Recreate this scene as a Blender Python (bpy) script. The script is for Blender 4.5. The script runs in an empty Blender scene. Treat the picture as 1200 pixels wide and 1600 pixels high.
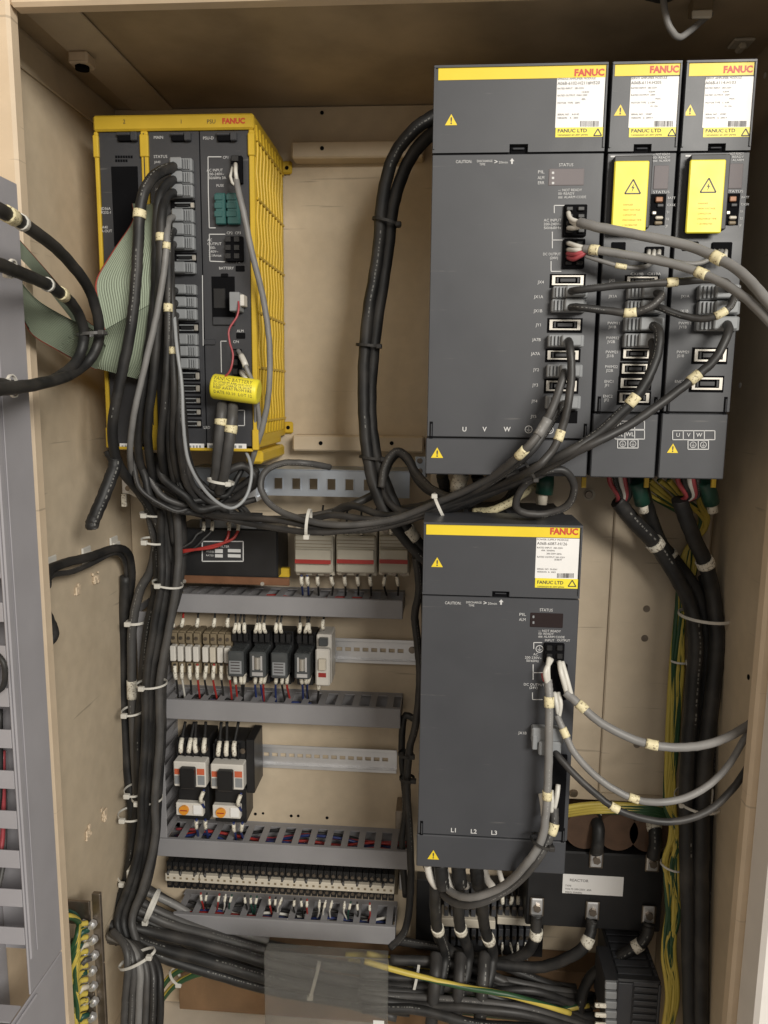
import bpy, bmesh, math, random
from mathutils import Vector, Matrix
random.seed(7)
S = bpy.context.scene
COL = S.collection

# ------------------------------------------------------------------ camera
CAM = Vector((.0151, -.9479, 1.4492)); PITCH, YAW, ROLL, F = .153, .0743, .011, 1200.0
def _axes():
    cp, sp, cy, sy = math.cos(PITCH), math.sin(PITCH), math.cos(YAW), math.sin(YAW)
    f = Vector((-sy*cp, cy*cp, -sp)); r = Vector((cy, sy, 0)); u = r.cross(f)
    c, s = math.cos(ROLL), math.sin(ROLL)
    return r*c+u*s, u*c-r*s, f
AR, AU, AF = _axes()
cd = bpy.data.cameras.new('camera'); cam = bpy.data.objects.new('camera', cd); COL.objects.link(cam)
m = Matrix((AR, AU, -AF)).transposed().to_4x4(); m.translation = CAM; cam.matrix_world = m
cd.sensor_fit = 'VERTICAL'; cd.sensor_height = 32; cd.lens = 24; cd.clip_start = .01; cd.clip_end = 100
S.camera = cam

# ------------------------------------------------------------------ light
wd = bpy.data.worlds.new('World'); S.world = wd; wd.use_nodes = True
bg = wd.node_tree.nodes['Background']; bg.inputs[0].default_value = (1, .93, .84, 1); bg.inputs[1].default_value = .28
def area(name, loc, tgt, sx, sy, power, col):
    l = bpy.data.lights.new(name, 'AREA'); l.shape = 'RECTANGLE'; l.size = sx; l.size_y = sy; l.energy = power; l.color = col
    o = bpy.data.objects.new(name, l); COL.objects.link(o); o.location = loc
    o.rotation_euler = (Vector(tgt)-Vector(loc)).to_track_quat('-Z', 'Y').to_euler(); return o
area('workshop_light', (1.35, -2.65, 2.4), (0, 0, 1.4), 1.25, .7, 92, (1, .96, .88))
area('workshop_light', (-.8, -2.6, 3.1), (0, 0, 1.2), 1.4, .8, 7, (1, .94, .86))
S.view_settings.view_transform = 'Standard'; S.view_settings.look = 'None'
S.view_settings.exposure = 0; S.view_settings.gamma = 1; S.view_settings.use_curve_mapping = False

# ------------------------------------------------------------------ pixel -> place (photograph is 1200 x 1600)
YB, YP, YA, YN = .10, .0, -.18, -.06     # back wall, amplifier mounting plate, amplifier faces, controller face
def ray(px, py): return AF + AR*((px-600)/F) + AU*((800-py)/F)
def at(px, py, Y):
    d = ray(px, py); return CAM + d*((Y-CAM.y)/d.y)
def atx(px, py, X):
    d = ray(px, py); return CAM + d*((X-CAM.x)/d.x)
def mpp(p): return (Vector(p)-CAM).dot(AF)/F          # metres per photo pixel at a place
def rect(a, b, c, d, Y):                               # photo rectangle on the plane y=Y -> x0,x1,z0,z1
    my, mx = (b+d)/2, (a+c)/2
    return at(a, my, Y).x, at(c, my, Y).x, at(mx, d, Y).z, at(mx, b, Y).z

# ------------------------------------------------------------------ materials
MATS = {}
def mat(name, col, rough=.5, metal=0, var=.12, scale=30, bump=0, bscale=400, kind=None, spec=.5, trans=0):
    m = bpy.data.materials.new(name); m.use_nodes = True; nt = m.node_tree; N = nt.nodes; L = nt.links
    p = N['Principled BSDF']; p.inputs['Roughness'].default_value = rough; p.inputs['Metallic'].default_value = metal
    p.inputs['Specular IOR Level'].default_value = spec
    tc = N.new('ShaderNodeTexCoord')
    nz = N.new('ShaderNodeTexNoise'); nz.inputs['Scale'].default_value = scale; nz.inputs['Detail'].default_value = 5
    L.new(tc.outputs['Object'], nz.inputs['Vector'])
    mp = N.new('ShaderNodeMapRange'); mp.inputs[1].default_value = .3; mp.inputs[2].default_value = .7
    mp.inputs[3].default_value = 1-var; mp.inputs[4].default_value = 1+var; L.new(nz.outputs['Fac'], mp.inputs[0])
    mx = N.new('ShaderNodeMix'); mx.data_type = 'RGBA'; mx.blend_type = 'MULTIPLY'; mx.inputs[0].default_value = 1
    mx.inputs[6].default_value = (*col, 1); L.new(mp.outputs[0], mx.inputs[7]); out = mx.outputs[2]
    rr = N.new('ShaderNodeMapRange'); rr.inputs[3].default_value = max(.05, rough-.1); rr.inputs[4].default_value = min(1, rough+.12)
    L.new(nz.outputs['Fac'], rr.inputs[0]); L.new(rr.outputs[0], p.inputs['Roughness'])
    if kind == 'wall':      # painted sheet steel: broad tone, smudges, specks of wear
        n2 = N.new('ShaderNodeTexNoise'); n2.inputs['Scale'].default_value = 4.5; n2.inputs['Detail'].default_value = 8; n2.inputs['Roughness'].default_value = .7
        L.new(tc.outputs['Object'], n2.inputs['Vector'])
        cr = N.new('ShaderNodeValToRGB'); cr.color_ramp.elements[0].position = .36; cr.color_ramp.elements[1].position = .58
        cr.color_ramp.elements[0].color = (.78, .73, .66, 1); cr.color_ramp.elements[1].color = (1, 1, 1, 1); L.new(n2.outputs['Fac'], cr.inputs[0])
        m2 = N.new('ShaderNodeMix'); m2.data_type = 'RGBA'; m2.blend_type = 'MULTIPLY'; m2.inputs[0].default_value = .28
        L.new(out, m2.inputs[6]); L.new(cr.outputs[0], m2.inputs[7]); out = m2.outputs[2]
        ms = N.new('ShaderNodeMapping'); ms.inputs['Scale'].default_value = (9, 9, 160); ms.inputs['Rotation'].default_value = (.5, .35, .2); L.new(tc.outputs['Object'], ms.inputs[0])
        n4 = N.new('ShaderNodeTexNoise'); n4.inputs['Scale'].default_value = 1; n4.inputs['Detail'].default_value = 2; L.new(ms.outputs[0], n4.inputs['Vector'])
        s4 = N.new('ShaderNodeMapRange'); s4.inputs[1].default_value = .70; s4.inputs[2].default_value = .74; s4.inputs[3].default_value = 1; s4.inputs[4].default_value = .72; L.new(n4.outputs['Fac'], s4.inputs[0])
        m4 = N.new('ShaderNodeMix'); m4.data_type = 'RGBA'; m4.blend_type = 'MULTIPLY'; m4.inputs[0].default_value = 1; L.new(out, m4.inputs[6]); L.new(s4.outputs[0], m4.inputs[7]); out = m4.outputs[2]
    if kind == 'case':      # moulded plastic: finger smears in the gloss, settled dust, odd scuffs
        n2 = N.new('ShaderNodeTexNoise'); n2.inputs['Scale'].default_value = 7; n2.inputs['Detail'].default_value = 6; n2.inputs['Distortion'].default_value = 1.2; L.new(tc.outputs['Object'], n2.inputs['Vector'])
        r2 = N.new('ShaderNodeMapRange'); r2.inputs[1].default_value = .35; r2.inputs[2].default_value = .65; r2.inputs[3].default_value = rough-.04; r2.inputs[4].default_value = rough+.10; L.new(n2.outputs['Fac'], r2.inputs[0]); L.new(r2.outputs[0], p.inputs['Roughness'])
        ms = N.new('ShaderNodeMapping'); ms.inputs['Scale'].default_value = (20, 20, 260); ms.inputs['Rotation'].default_value = (.2, .8, .3); L.new(tc.outputs['Object'], ms.inputs[0])
        n4 = N.new('ShaderNodeTexNoise'); n4.inputs['Scale'].default_value = 1; n4.inputs['Detail'].default_value = 3; L.new(ms.outputs[0], n4.inputs['Vector'])
        s4 = N.new('ShaderNodeMapRange'); s4.inputs[1].default_value = .70; s4.inputs[2].default_value = .76; s4.inputs[3].default_value = 0; s4.inputs[4].default_value = .35; L.new(n4.outputs['Fac'], s4.inputs[0])
        m2 = N.new('ShaderNodeMix'); m2.data_type = 'RGBA'; L.new(s4.outputs[0], m2.inputs[0]); L.new(out, m2.inputs[6]); m2.inputs[7].default_value = (.2, .19, .18, 1); out = m2.outputs[2]
    if kind == 'jacket':    # cable jacket: dust patches and a line of worn white print
        uv = N.new('ShaderNodeSeparateXYZ'); L.new(tc.outputs['UV'], uv.inputs[0])
        n2 = N.new('ShaderNodeTexNoise'); n2.inputs['Scale'].default_value = 26; n2.inputs['Detail'].default_value = 6; L.new(tc.outputs['Object'], n2.inputs['Vector'])
        d2 = N.new('ShaderNodeMapRange'); d2.inputs[1].default_value = .45; d2.inputs[2].default_value = .75; d2.inputs[3].default_value = 0; d2.inputs[4].default_value = .22; L.new(n2.outputs['Fac'], d2.inputs[0])
        m2 = N.new('ShaderNodeMix'); m2.data_type = 'RGBA'; L.new(d2.outputs[0], m2.inputs[0]); L.new(out, m2.inputs[6]); m2.inputs[7].default_value = (.17, .15, .13, 1); out = m2.outputs[2]
        c1 = N.new('ShaderNodeMath'); c1.operation = 'COMPARE'; c1.inputs[1].default_value = .55; c1.inputs[2].default_value = .016
        oi = N.new('ShaderNodeObjectInfo'); ad = N.new('ShaderNodeMath'); ad.operation = 'ADD'; L.new(uv.outputs[0], ad.inputs[0]); L.new(oi.outputs['Random'], ad.inputs[1]); ft = N.new('ShaderNodeMath'); ft.operation = 'FRACT'; L.new(ad.outputs[0], ft.inputs[0]); L.new(ft.outputs[0], c1.inputs[0])
        nx = N.new('ShaderNodeTexNoise'); nx.noise_dimensions = '1D'; nx.inputs['Scale'].default_value = 13; nx.inputs['Detail'].default_value = 0; L.new(uv.outputs[1], nx.inputs['W'])
        c2 = N.new('ShaderNodeMath'); c2.operation = 'GREATER_THAN'; c2.inputs[1].default_value = .52; L.new(nx.outputs['Fac'], c2.inputs[0])
        nw = N.new('ShaderNodeTexNoise'); nw.noise_dimensions = '1D'; nw.inputs['Scale'].default_value = .35; nw.inputs['Detail'].default_value = 0; L.new(uv.outputs[1], nw.inputs['W'])
        c3 = N.new('ShaderNodeMath'); c3.operation = 'GREATER_THAN'; c3.inputs[1].default_value = .56; L.new(nw.outputs['Fac'], c3.inputs[0])
        a1 = N.new('ShaderNodeMath'); a1.operation = 'MULTIPLY'; L.new(c1.outputs[0], a1.inputs[0]); L.new(c2.outputs[0], a1.inputs[1])
        a2 = N.new('ShaderNodeMath'); a2.operation = 'MULTIPLY'; L.new(a1.outputs[0], a2.inputs[0]); L.new(c3.outputs[0], a2.inputs[1])
        a3 = N.new('ShaderNodeMath'); a3.operation = 'MULTIPLY'; a3.inputs[1].default_value = .30; L.new(a2.outputs[0], a3.inputs[0])
        m2 = N.new('ShaderNodeMix'); m2.data_type = 'RGBA'; L.new(a3.outputs[0], m2.inputs[0]); L.new(out, m2.inputs[6]); m2.inputs[7].default_value = (.55, .54, .5, 1); out = m2.outputs[2]
    if kind == 'spiral':    # yellow wire with a green stripe wound round it
        uv = N.new('ShaderNodeSeparateXYZ'); L.new(tc.outputs['UV'], uv.inputs[0])
        a = N.new('ShaderNodeMath'); a.operation = 'MULTIPLY_ADD'; a.inputs[1].default_value = .075; L.new(uv.outputs[1], a.inputs[0]); L.new(uv.outputs[0], a.inputs[2])
        fr = N.new('ShaderNodeMath'); fr.operation = 'FRACT'; L.new(a.outputs[0], fr.inputs[0])
        gt = N.new('ShaderNodeMath'); gt.operation = 'GREATER_THAN'; gt.inputs[1].default_value = .64; L.new(fr.outputs[0], gt.inputs[0])
        m2 = N.new('ShaderNodeMix'); m2.data_type = 'RGBA'; L.new(gt.outputs[0], m2.inputs[0]); L.new(out, m2.inputs[6])
        m2.inputs[7].default_value = (.025, .075, .03, 1); out = m2.outputs[2]
    if kind == 'ribbon':    # flat cable: wires side by side, one red edge
        uv = N.new('ShaderNodeSeparateXYZ'); L.new(tc.outputs['UV'], uv.inputs[0])
        w = N.new('ShaderNodeMath'); w.operation = 'MULTIPLY'; w.inputs[1].default_value = 2*math.pi*24; L.new(uv.outputs[0], w.inputs[0])
        sn = N.new('ShaderNodeMath'); sn.operation = 'SINE'; L.new(w.outputs[0], sn.inputs[0])
        bp = N.new('ShaderNodeBump'); bp.inputs['Strength'].default_value = .8; bp.inputs['Distance'].default_value = .0006
        L.new(sn.outputs[0], bp.inputs['Height']); L.new(bp.outputs[0], p.inputs['Normal'])
        s2 = N.new('ShaderNodeMapRange'); s2.inputs[1].default_value = -1; s2.inputs[3].default_value = .62; s2.inputs[4].default_value = 1.08; L.new(sn.outputs[0], s2.inputs[0])
        m3 = N.new('ShaderNodeMix'); m3.data_type = 'RGBA'; m3.blend_type = 'MULTIPLY'; m3.inputs[0].default_value = 1
        L.new(out, m3.inputs[6]); L.new(s2.outputs[0], m3.inputs[7]); out = m3.outputs[2]
        lt = N.new('ShaderNodeMath'); lt.operation = 'LESS_THAN'; lt.inputs[1].default_value = .03; L.new(uv.outputs[0], lt.inputs[0])
        m2 = N.new('ShaderNodeMix'); m2.data_type = 'RGBA'; L.new(lt.outputs[0], m2.inputs[0]); L.new(out, m2.inputs[6])
        m2.inputs[7].default_value = (.35, .05, .03, 1); out = m2.outputs[2]
    if kind == 'sleeve':    # printed marker: faint dark characters
        n2 = N.new('ShaderNodeTexNoise'); n2.inputs['Scale'].default_value = 420; n2.inputs['Detail'].default_value = 1
        L.new(tc.outputs['Object'], n2.inputs['Vector'])
        gt = N.new('ShaderNodeMath'); gt.operation = 'GREATER_THAN'; gt.inputs[1].default_value = .62; L.new(n2.outputs['Fac'], gt.inputs[0])
        m2 = N.new('ShaderNodeMix'); m2.data_type = 'RGBA'; L.new(gt.outputs[0], m2.inputs[0]); L.new(out, m2.inputs[6])
        m2.inputs[7].default_value = (col[0]*.45, col[1]*.42, col[2]*.4, 1); out = m2.outputs[2]
    if bump:
        n3 = N.new('ShaderNodeTexNoise'); n3.inputs['Scale'].default_value = bscale; n3.inputs['Detail'].default_value = 3
        L.new(tc.outputs['Object'], n3.inputs['Vector'])
        bp = N.new('ShaderNodeBump'); bp.inputs['Strength'].default_value = bump; bp.inputs['Distance'].default_value = .0008
        L.new(n3.outputs['Fac'], bp.inputs['Height']); L.new(bp.outputs[0], p.inputs['Normal'])
    if trans: p.inputs['Transmission Weight'].default_value = trans; p.inputs['IOR'].default_value = 1.06
    L.new(out, p.inputs['Base Color']); MATS[name] = m; return m
mat('beige', (.57, .475, .35), .5, var=.05, scale=60, bump=.12, kind='wall')
mat('beige_plate', (.56, .465, .345), .48, var=.05, scale=40, bump=.1, kind='wall')
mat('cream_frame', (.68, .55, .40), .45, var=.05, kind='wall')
mat('ceiling_shade_dirt', (.42, .33, .22), .5, var=.25, scale=9, bump=.12, kind='wall')  # darker base paints in the ceiling's shade; the mottling is dirt
mat('overexposed_white', (.8, .76, .72), .5, var=.03)  # near-white puts the strong light on the outer frame into its colour
mat('amp_grey', (.054, .056, .063), .42, var=.07, scale=18, bump=.03, bscale=900, kind='case')
mat('amp_dark', (.03, .03, .033), .5, var=.1)
mat('nc_grey', (.040, .041, .046), .45, var=.08, bump=.03, bscale=900, kind='case')
mat('painted_hole', (.006, .006, .007), .8, var=.1, spec=.05)  # black sockets; also the shade of uncut holes, put into the colour
mat('yellow', (.60, .40, .03), .45, var=.06)
mat('yellow_sticker', (.80, .60, .03), .4, var=.03)
mat('yellow_bright', (.86, .74, .05), .4, var=.03)
mat('label_white', (.82, .81, .80), .4, var=.02)
mat('print_white', (.6, .6, .6), .5, var=.05)
mat('print_dark', (.06, .05, .05), .5, var=.05)
mat('print_red', (.55, .06, .03), .45, var=.05)
mat('display', (.19, .17, .175), .55, var=.05, spec=.2)
mat('display_dark', (.022, .014, .014), .15, var=.05)
mat('cable_black', (.014, .014, .0145), .54, var=.25, scale=50, bump=.1, bscale=250, kind='jacket')
mat('cable_dark', (.028, .027, .027), .5, var=.2, scale=50, bump=.1, bscale=250, kind='jacket')
mat('cable_grey', (.21, .205, .20), .5, var=.12, scale=50, kind='jacket')
mat('cable_midgrey', (.065, .063, .062), .5, var=.15, scale=50, kind='jacket')
mat('cable_pale', (.30, .31, .32), .45, var=.08)
mat('plug_grey', (.25, .26, .27), .5, var=.08)
mat('socket_metal', (.50, .47, .42), .4, .6, var=.1)
mat('zinc', (.50, .55, .62), .33, .75, var=.1, scale=14)
mat('steel', (.72, .72, .73), .34, .7, var=.1, scale=20)
mat('bolt', (.26, .22, .18), .35, .9, var=.2, scale=80)
mat('duct', (.26, .255, .265), .55, var=.06, scale=20)
mat('duct_door', (.33, .32, .34), .55, var=.05, scale=20)
mat('sleeve', (.74, .70, .60), .5, var=.05, kind='sleeve')
mat('sleeve_yellow', (.74, .66, .42), .5, var=.05, kind='sleeve')
mat('cream_plastic', (.58, .53, .44), .45, var=.05)
mat('white_plastic', (.66, .63, .58), .42, var=.05)
mat('breaker_face', (.44, .41, .34), .45, var=.05)
mat('brown_plastic', (.21, .165, .105), .5, var=.12)
mat('black_plastic', (.012, .012, .013), .4, var=.15, scale=40)
mat('clear_relay', (.065, .07, .072), .12, var=.15, scale=60)
mat('red_wire', (.34, .03, .025), .4, var=.1)
mat('pink_wire', (.36, .06, .07), .4, var=.1)
mat('blue_wire', (.02, .035, .14), .4, var=.1)
mat('white_wire', (.62, .60, .55), .4, var=.05)
mat('green_plastic', (.015, .07, .05), .4, var=.1)
mat('teal', (.025, .10, .095), .4, var=.12)
mat('earth', (.55, .43, .08), .45, var=.08, kind='spiral')
mat('ribbon', (.40, .47, .35), .5, var=.06, kind='ribbon')
mat('tie_white', (.62, .60, .55), .4, var=.06)
mat('copper_brown', (.20, .095, .05), .45, .3, var=.2, scale=25)
mat('board', (.17, .10, .05), .75, var=.3, scale=12, bump=.5, bscale=120)
mat('winding', (.10, .055, .032), .5, var=.3, scale=30)
mat('salmon', (.60, .13, .06), .45)
mat('orange', (.72, .29, .03), .4, var=.05)
mat('paper', (.72, .66, .62), .8, var=.1, scale=120)
mat('floor', (.60, .53, .44), .5, var=.06, kind='wall')
mat('cover_sheet', (.62, .61, .58), .12, var=.03, trans=.9)

# ------------------------------------------------------------------ mesh builder
ORG = {}
class MB:
    def __init__(s): s.v = []; s.f = []; s.uv = None; s.sm = False
    def quad(s, *p):
        n = len(s.v); s.v += [Vector(q) for q in p]; s.f.append(tuple(range(n, n+len(p)))); return s
    def box(s, x0, x1, y0, y1, z0, z1, b=0):
        if x0 > x1: x0, x1 = x1, x0
        if y0 > y1: y0, y1 = y1, y0
        if z0 > z1: z0, z1 = z1, z0
        n = len(s.v)
        if b <= 0:
            s.v += [Vector((x, y, z)) for z in (z0, z1) for y in (y0, y1) for x in (x0, x1)]
            for q in ((0,2,3,1), (4,5,7,6), (0,1,5,4), (2,6,7,3), (0,4,6,2), (1,3,7,5)): s.f.append(tuple(n+i for i in q))
            return s
        b = min(b, (x1-x0)*.45, (y1-y0)*.45, (z1-z0)*.45)
        L = ((x0, x1), (y0, y1), (z0, z1)); idx = {}
        for i in (0, 1):
            for j in (0, 1):
                for k in (0, 1):
                    c = (i, j, k)
                    for ax in range(3):       # vertex lying on the face normal to ax
                        p = [L[a][c[a]] + (0 if a == ax else (b if c[a] == 0 else -b)) for a in range(3)]
                        idx[(c, ax)] = len(s.v); s.v.append(Vector(p))
        def face(vs, nrm):
            a, bb, c = (s.v[i] for i in vs[:3])
            if (bb-a).cross(c-a).dot(nrm) < 0: vs = vs[::-1]
            s.f.append(tuple(vs))
        for ax in range(3):
            o = [a for a in range(3) if a != ax]
            for side in (0, 1):
                vs = []
                for p, q in ((0,0), (1,0), (1,1), (0,1)):
                    c = [0]*3; c[ax] = side; c[o[0]] = p; c[o[1]] = q; vs.append(idx[(tuple(c), ax)])
                nr = Vector((0,0,0)); nr[ax] = 1 if side else -1; face(vs, nr)
            for p in (0, 1):                  # edges along ax
                for q in (0, 1):
                    c0 = [0]*3; c0[ax] = 0; c0[o[0]] = p; c0[o[1]] = q; c1 = list(c0); c1[ax] = 1
                    c0, c1 = tuple(c0), tuple(c1); nr = Vector((0,0,0)); nr[o[0]] = 2*p-1; nr[o[1]] = 2*q-1
                    face([idx[(c0, o[0])], idx[(c1, o[0])], idx[(c1, o[1])], idx[(c0, o[1])]], nr)
        for c in [(i, j, k) for i in (0,1) for j in (0,1) for k in (0,1)]:
            face([idx[(c, 0)], idx[(c, 1)], idx[(c, 2)]], Vector([2*t-1 for t in c]))
        return s
    def cyl(s, c, axis, r, h, n=16, r2=None):   # from c along axis, capped
        c = Vector(c); a = Vector(axis).normalized(); t = a.orthogonal().normalized(); u = a.cross(t); r2 = r if r2 is None else r2
        k = len(s.v)
        for i in range(n):
            d = t*math.cos(2*math.pi*i/n) + u*math.sin(2*math.pi*i/n); s.v += [c+d*r, c+a*h+d*r2]
        for i in range(n):
            j = (i+1) % n; s.f.append((k+2*i, k+2*j, k+2*j+1, k+2*i+1))
        s.f.append(tuple(k+2*i for i in range(n-1, -1, -1))); s.f.append(tuple(k+2*i+1 for i in range(n))); return s
    def prism(s, pts, Y0, Y1):                  # outline in x,z, from Y0 (front) to Y1
        k = len(s.v); n = len(pts)
        ar = sum(pts[i][0]*pts[(i+1) % n][1]-pts[(i+1) % n][0]*pts[i][1] for i in range(n))
        if ar < 0: pts = pts[::-1]
        s.v += [Vector((x, Y0, z)) for x, z in pts] + [Vector((x, Y1, z)) for x, z in pts]
        s.f.append(tuple(range(k, k+n))); s.f.append(tuple(range(k+2*n-1, k+n-1, -1)))
        for i in range(n): j = (i+1) % n; s.f.append((k+i, k+n+i, k+n+j, k+j))
        return s
    def tube(s, P, r, n=10, flat=None):
        k = len(s.v); s.sm = True; uvs = {}
        T = [(P[min(i+1, len(P)-1)]-P[max(i-1, 0)]).normalized() for i in range(len(P))]
        nrm = T[0].orthogonal().normalized(); dist = 0
        for i, p in enumerate(P):
            if i:
                ax = T[i-1].cross(T[i])
                if ax.length > 1e-8: nrm = Matrix.Rotation(T[i-1].angle(T[i]), 3, ax.normalized()) @ nrm
                dist += (P[i]-P[i-1]).length
            nrm = (nrm-T[i]*nrm.dot(T[i])).normalized(); b = T[i].cross(nrm)
            for j in range(n):
                a = 2*math.pi*j/n; s.v.append(p+nrm*(math.cos(a)*r)+b*(math.sin(a)*r)); uvs[k+i*n+j] = (j/n, dist/(2*math.pi*r))
        for i in range(len(P)-1):
            for j in range(n):
                q = (j+1) % n; s.f.append((k+i*n+j, k+i*n+q, k+(i+1)*n+q, k+(i+1)*n+j))
        s.f.append(tuple(k+j for j in range(n-1, -1, -1))); e = k+(len(P)-1)*n; s.f.append(tuple(e+j for j in range(n)))
        s.uv = uvs; return s
    def build(s, name, mt, parent=None, label=None, cat=None, group=None, kind=None, smooth=None):
        me = bpy.data.meshes.new(name)
        if parent is not None: o0 = ORG[parent.name]
        else:
            lo = [min(v[i] for v in s.v) for i in range(3)]; hi = [max(v[i] for v in s.v) for i in range(3)]
            o0 = Vector(((lo[0]+hi[0])/2, (lo[1]+hi[1])/2, lo[2]))
        me.from_pydata([v-o0 for v in s.v], [], s.f)
        if s.uv:
            l = me.uv_layers.new()
            for p in me.polygons:
                us = [s.uv.get(me.loops[i].vertex_index, (0, 0)) for i in p.loop_indices]
                wrap = max(u[0] for u in us)-min(u[0] for u in us) > .5
                for i, u in zip(p.loop_indices, us): l.data[i].uv = (u[0]+1 if wrap and u[0] < .3 else u[0], u[1])
        if (s.sm if smooth is None else smooth):
            for p in me.polygons: p.use_smooth = len(p.vertices) == 4
        me.materials.append(MATS[mt]); me.update()
        o = bpy.data.objects.new(name, me); COL.objects.link(o); ORG[o.name] = o0
        if parent is not None: o.parent = parent
        else: o.location = o0
        tag(o, label, cat, group, kind); return o
def tag(o, label=None, cat=None, group=None, kind=None):
    for k, v in (('label', label), ('category', cat), ('group', group), ('kind', kind)):
        if v: o[k] = v
    return o
def thing(name, loc, label, cat, group=None):
    o = bpy.data.objects.new(name, None); o.empty_display_size = .02; COL.objects.link(o); o.location = loc; ORG[o.name] = Vector(loc)
    return tag(o, label, cat, group)
def B(name, x0, x1, y0, y1, z0, z1, mt, parent=None, b=.0008, **k): return MB().box(x0, x1, y0, y1, z0, z1, b).build(name, mt, parent, **k)
def PB(name, pr, Y0, Y1, mt, parent=None, b=.0008, Yr=None, **k):     # box whose front is photo rectangle pr at depth Y0 (or Yr)
    x0, x1, z0, z1 = rect(*pr, Y0 if Yr is None else Yr)
    return MB().box(x0, x1, Y0, Y1, z0, z1, b).build(name, mt, parent, **k)

def spline(P, seg=7):
    out = []
    for i in range(len(P)-1):
        a, b, c, d = P[max(i-1, 0)], P[i], P[i+1], P[min(i+2, len(P)-1)]
        for k in range(seg):
            t = k/seg; out.append(.5*((2*b)+(c-a)*t+(2*a-5*b+4*c-d)*t*t+(3*b-a-3*c+d)*t**3))
    out.append(P[-1].copy()); return out
def cut(P, t, ln):                        # piece of polyline centred at arc fraction t
    d = [0]
    for i in range(1, len(P)): d.append(d[-1]+(P[i]-P[i-1]).length)
    c = t*d[-1]; lo, hi = max(0, c-ln/2), min(d[-1], c+ln/2)
    def pt(x):
        for i in range(1, len(P)):
            if d[i] >= x: return P[i-1].lerp(P[i], (x-d[i-1])/max(1e-9, d[i]-d[i-1]))
        return P[-1]
    return [pt(lo+(hi-lo)*k/4) for k in range(5)]
def near_t(P, px, py):                    # arc fraction of the path point that shows at a photo pixel
    d = [0]; best = (1e9, 0); g = ray(px, py).normalized()
    for i in range(1, len(P)): d.append(d[-1]+(P[i]-P[i-1]).length)
    for i, p in enumerate(P):
        q = (p-CAM); e = (q-g*q.dot(g)).length
        if e < best[0]: best = (e, d[i])
    return best[1]/d[-1]
def cable(pts, w, mt, label, cat='cable', marks=(), group=None, name='cable', parent=None, n=10, mk='sleeve_yellow', seg=7):
    """pts (px,py,Y); w width in photo px; marks [(px,py,len_px)] printed sleeves on the cable"""
    P = spline([at(*p) for p in pts], seg); sc = sorted(mpp(p) for p in P)[len(P)//2]; r = w*.5*sc
    for i, p in enumerate(P[1:-1]):       # slight unevenness of a hand-laid cable
        p += Vector((random.uniform(-1, 1), random.uniform(-1, 1), random.uniform(-1, 1)))*r*.05
    o = MB().tube(P, r, n).build(name, mt, parent, label=label, cat=cat, group=group)
    for q in marks:
        MB().tube(cut(P, near_t(P, q[0], q[1]), q[2]*sc), r*1.14+.0002, 12).build('marker_sleeve', q[3] if len(q) > 3 else mk, o)
    return o
def text(s, px, py, h, Y, mt, parent, align='LEFT', wpx=None, bold=0, name='lettering', up=True):
    """flat print, baseline centred at photo pixel, cap height h px"""
    c = bpy.data.curves.new('t', 'FONT'); c.body = s; c.align_x = align; c.resolution_u = 2; c.size = 1; c.offset = bold
    o = bpy.data.objects.new('t', c); me = bpy.data.meshes.new_from_object(o); bpy.data.objects.remove(o); bpy.data.curves.remove(c)
    p = at(px, py, Y); sc = mpp(p); k = h*sc/.7; kx = k
    if not len(me.vertices): return None
    if wpx:
        wd_ = max(v.co.x for v in me.vertices)-min(v.co.x for v in me.vertices); kx = wpx*sc/max(wd_, 1e-6)
    o0 = ORG[parent.name]
    for v in me.vertices: v.co = Vector((p.x+v.co.x*kx, Y, p.z+v.co.y*k))-o0
    me.materials.append(MATS[mt]); me.name = name; ob = bpy.data.objects.new(name, me); COL.objects.link(ob); ob.parent = parent; ORG[ob.name] = o0
    return ob
def ring(c, axis, a, b, r, n=28):         # ellipse of wire round a bundle: a across (image plane), b in depth
    ax = Vector(axis).normalized(); yv = Vector((0, 1, 0)); yv = (yv-ax*yv.dot(ax)).normalized(); u = ax.cross(yv)
    P = [Vector(c)+u*(a*math.cos(2*math.pi*i/n))+yv*(b*math.sin(2*math.pi*i/n)) for i in range(n+1)]
    return P
def tie(px, py, Y, wpx, ang, label, mt='tie_white', depth=None, group=None, head=(-.9, .4), thick=4.5):
    """cable tie round a bundle running at ang degrees in the picture plane (0 = to the right, 90 = up)"""
    c = at(px, py, Y); sc = mpp(c); a = wpx*.5*sc; b = depth or a*.8
    ax = Vector((math.cos(math.radians(ang)), 0, math.sin(math.radians(ang))))
    P = ring(c, ax, a, b, 0); r = thick*.5*sc
    mb = MB()
    for i in range(len(P)-1):             # flat strap
        out0 = (P[i]-c).normalized()*.0011; out1 = (P[i+1]-c).normalized()*.0011; h = ax*r
        q = [P[i]-h, P[i]+h, P[i]+h+out0, P[i]-h+out0]; e = [P[i+1]-h, P[i+1]+h, P[i+1]+h+out1, P[i+1]-h+out1]; k = len(mb.v); mb.v += q+e
        for t in range(4): u = (t+1) % 4; mb.f.append((k+t, k+u, k+4+u, k+4+t))
    o = mb.build('cable_tie', mt, label=label, cat='cable tie', group=group)
    u = ax.cross(Vector((0, 1, 0))); hp = c+u*(a*head[0])+Vector((0, -b*math.sqrt(max(0, 1-head[0]**2))-.001, 0)); w = 4.6*sc
    MB().box(hp.x-w, hp.x+w, hp.y-.004, hp.y+.002, hp.z-w*.8, hp.z+w*.8, .0008).build('lock_head', mt, o); return o
def screw(px, py, Y, rpx, mt, parent, name='screw'):
    c = at(px, py, Y); r = rpx*mpp(c)
    o = MB().cyl(c+Vector((0, .001, 0)), (0, -1, 0), r, .0025, 16, r*.82).build(name, mt, parent)
    return o
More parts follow.
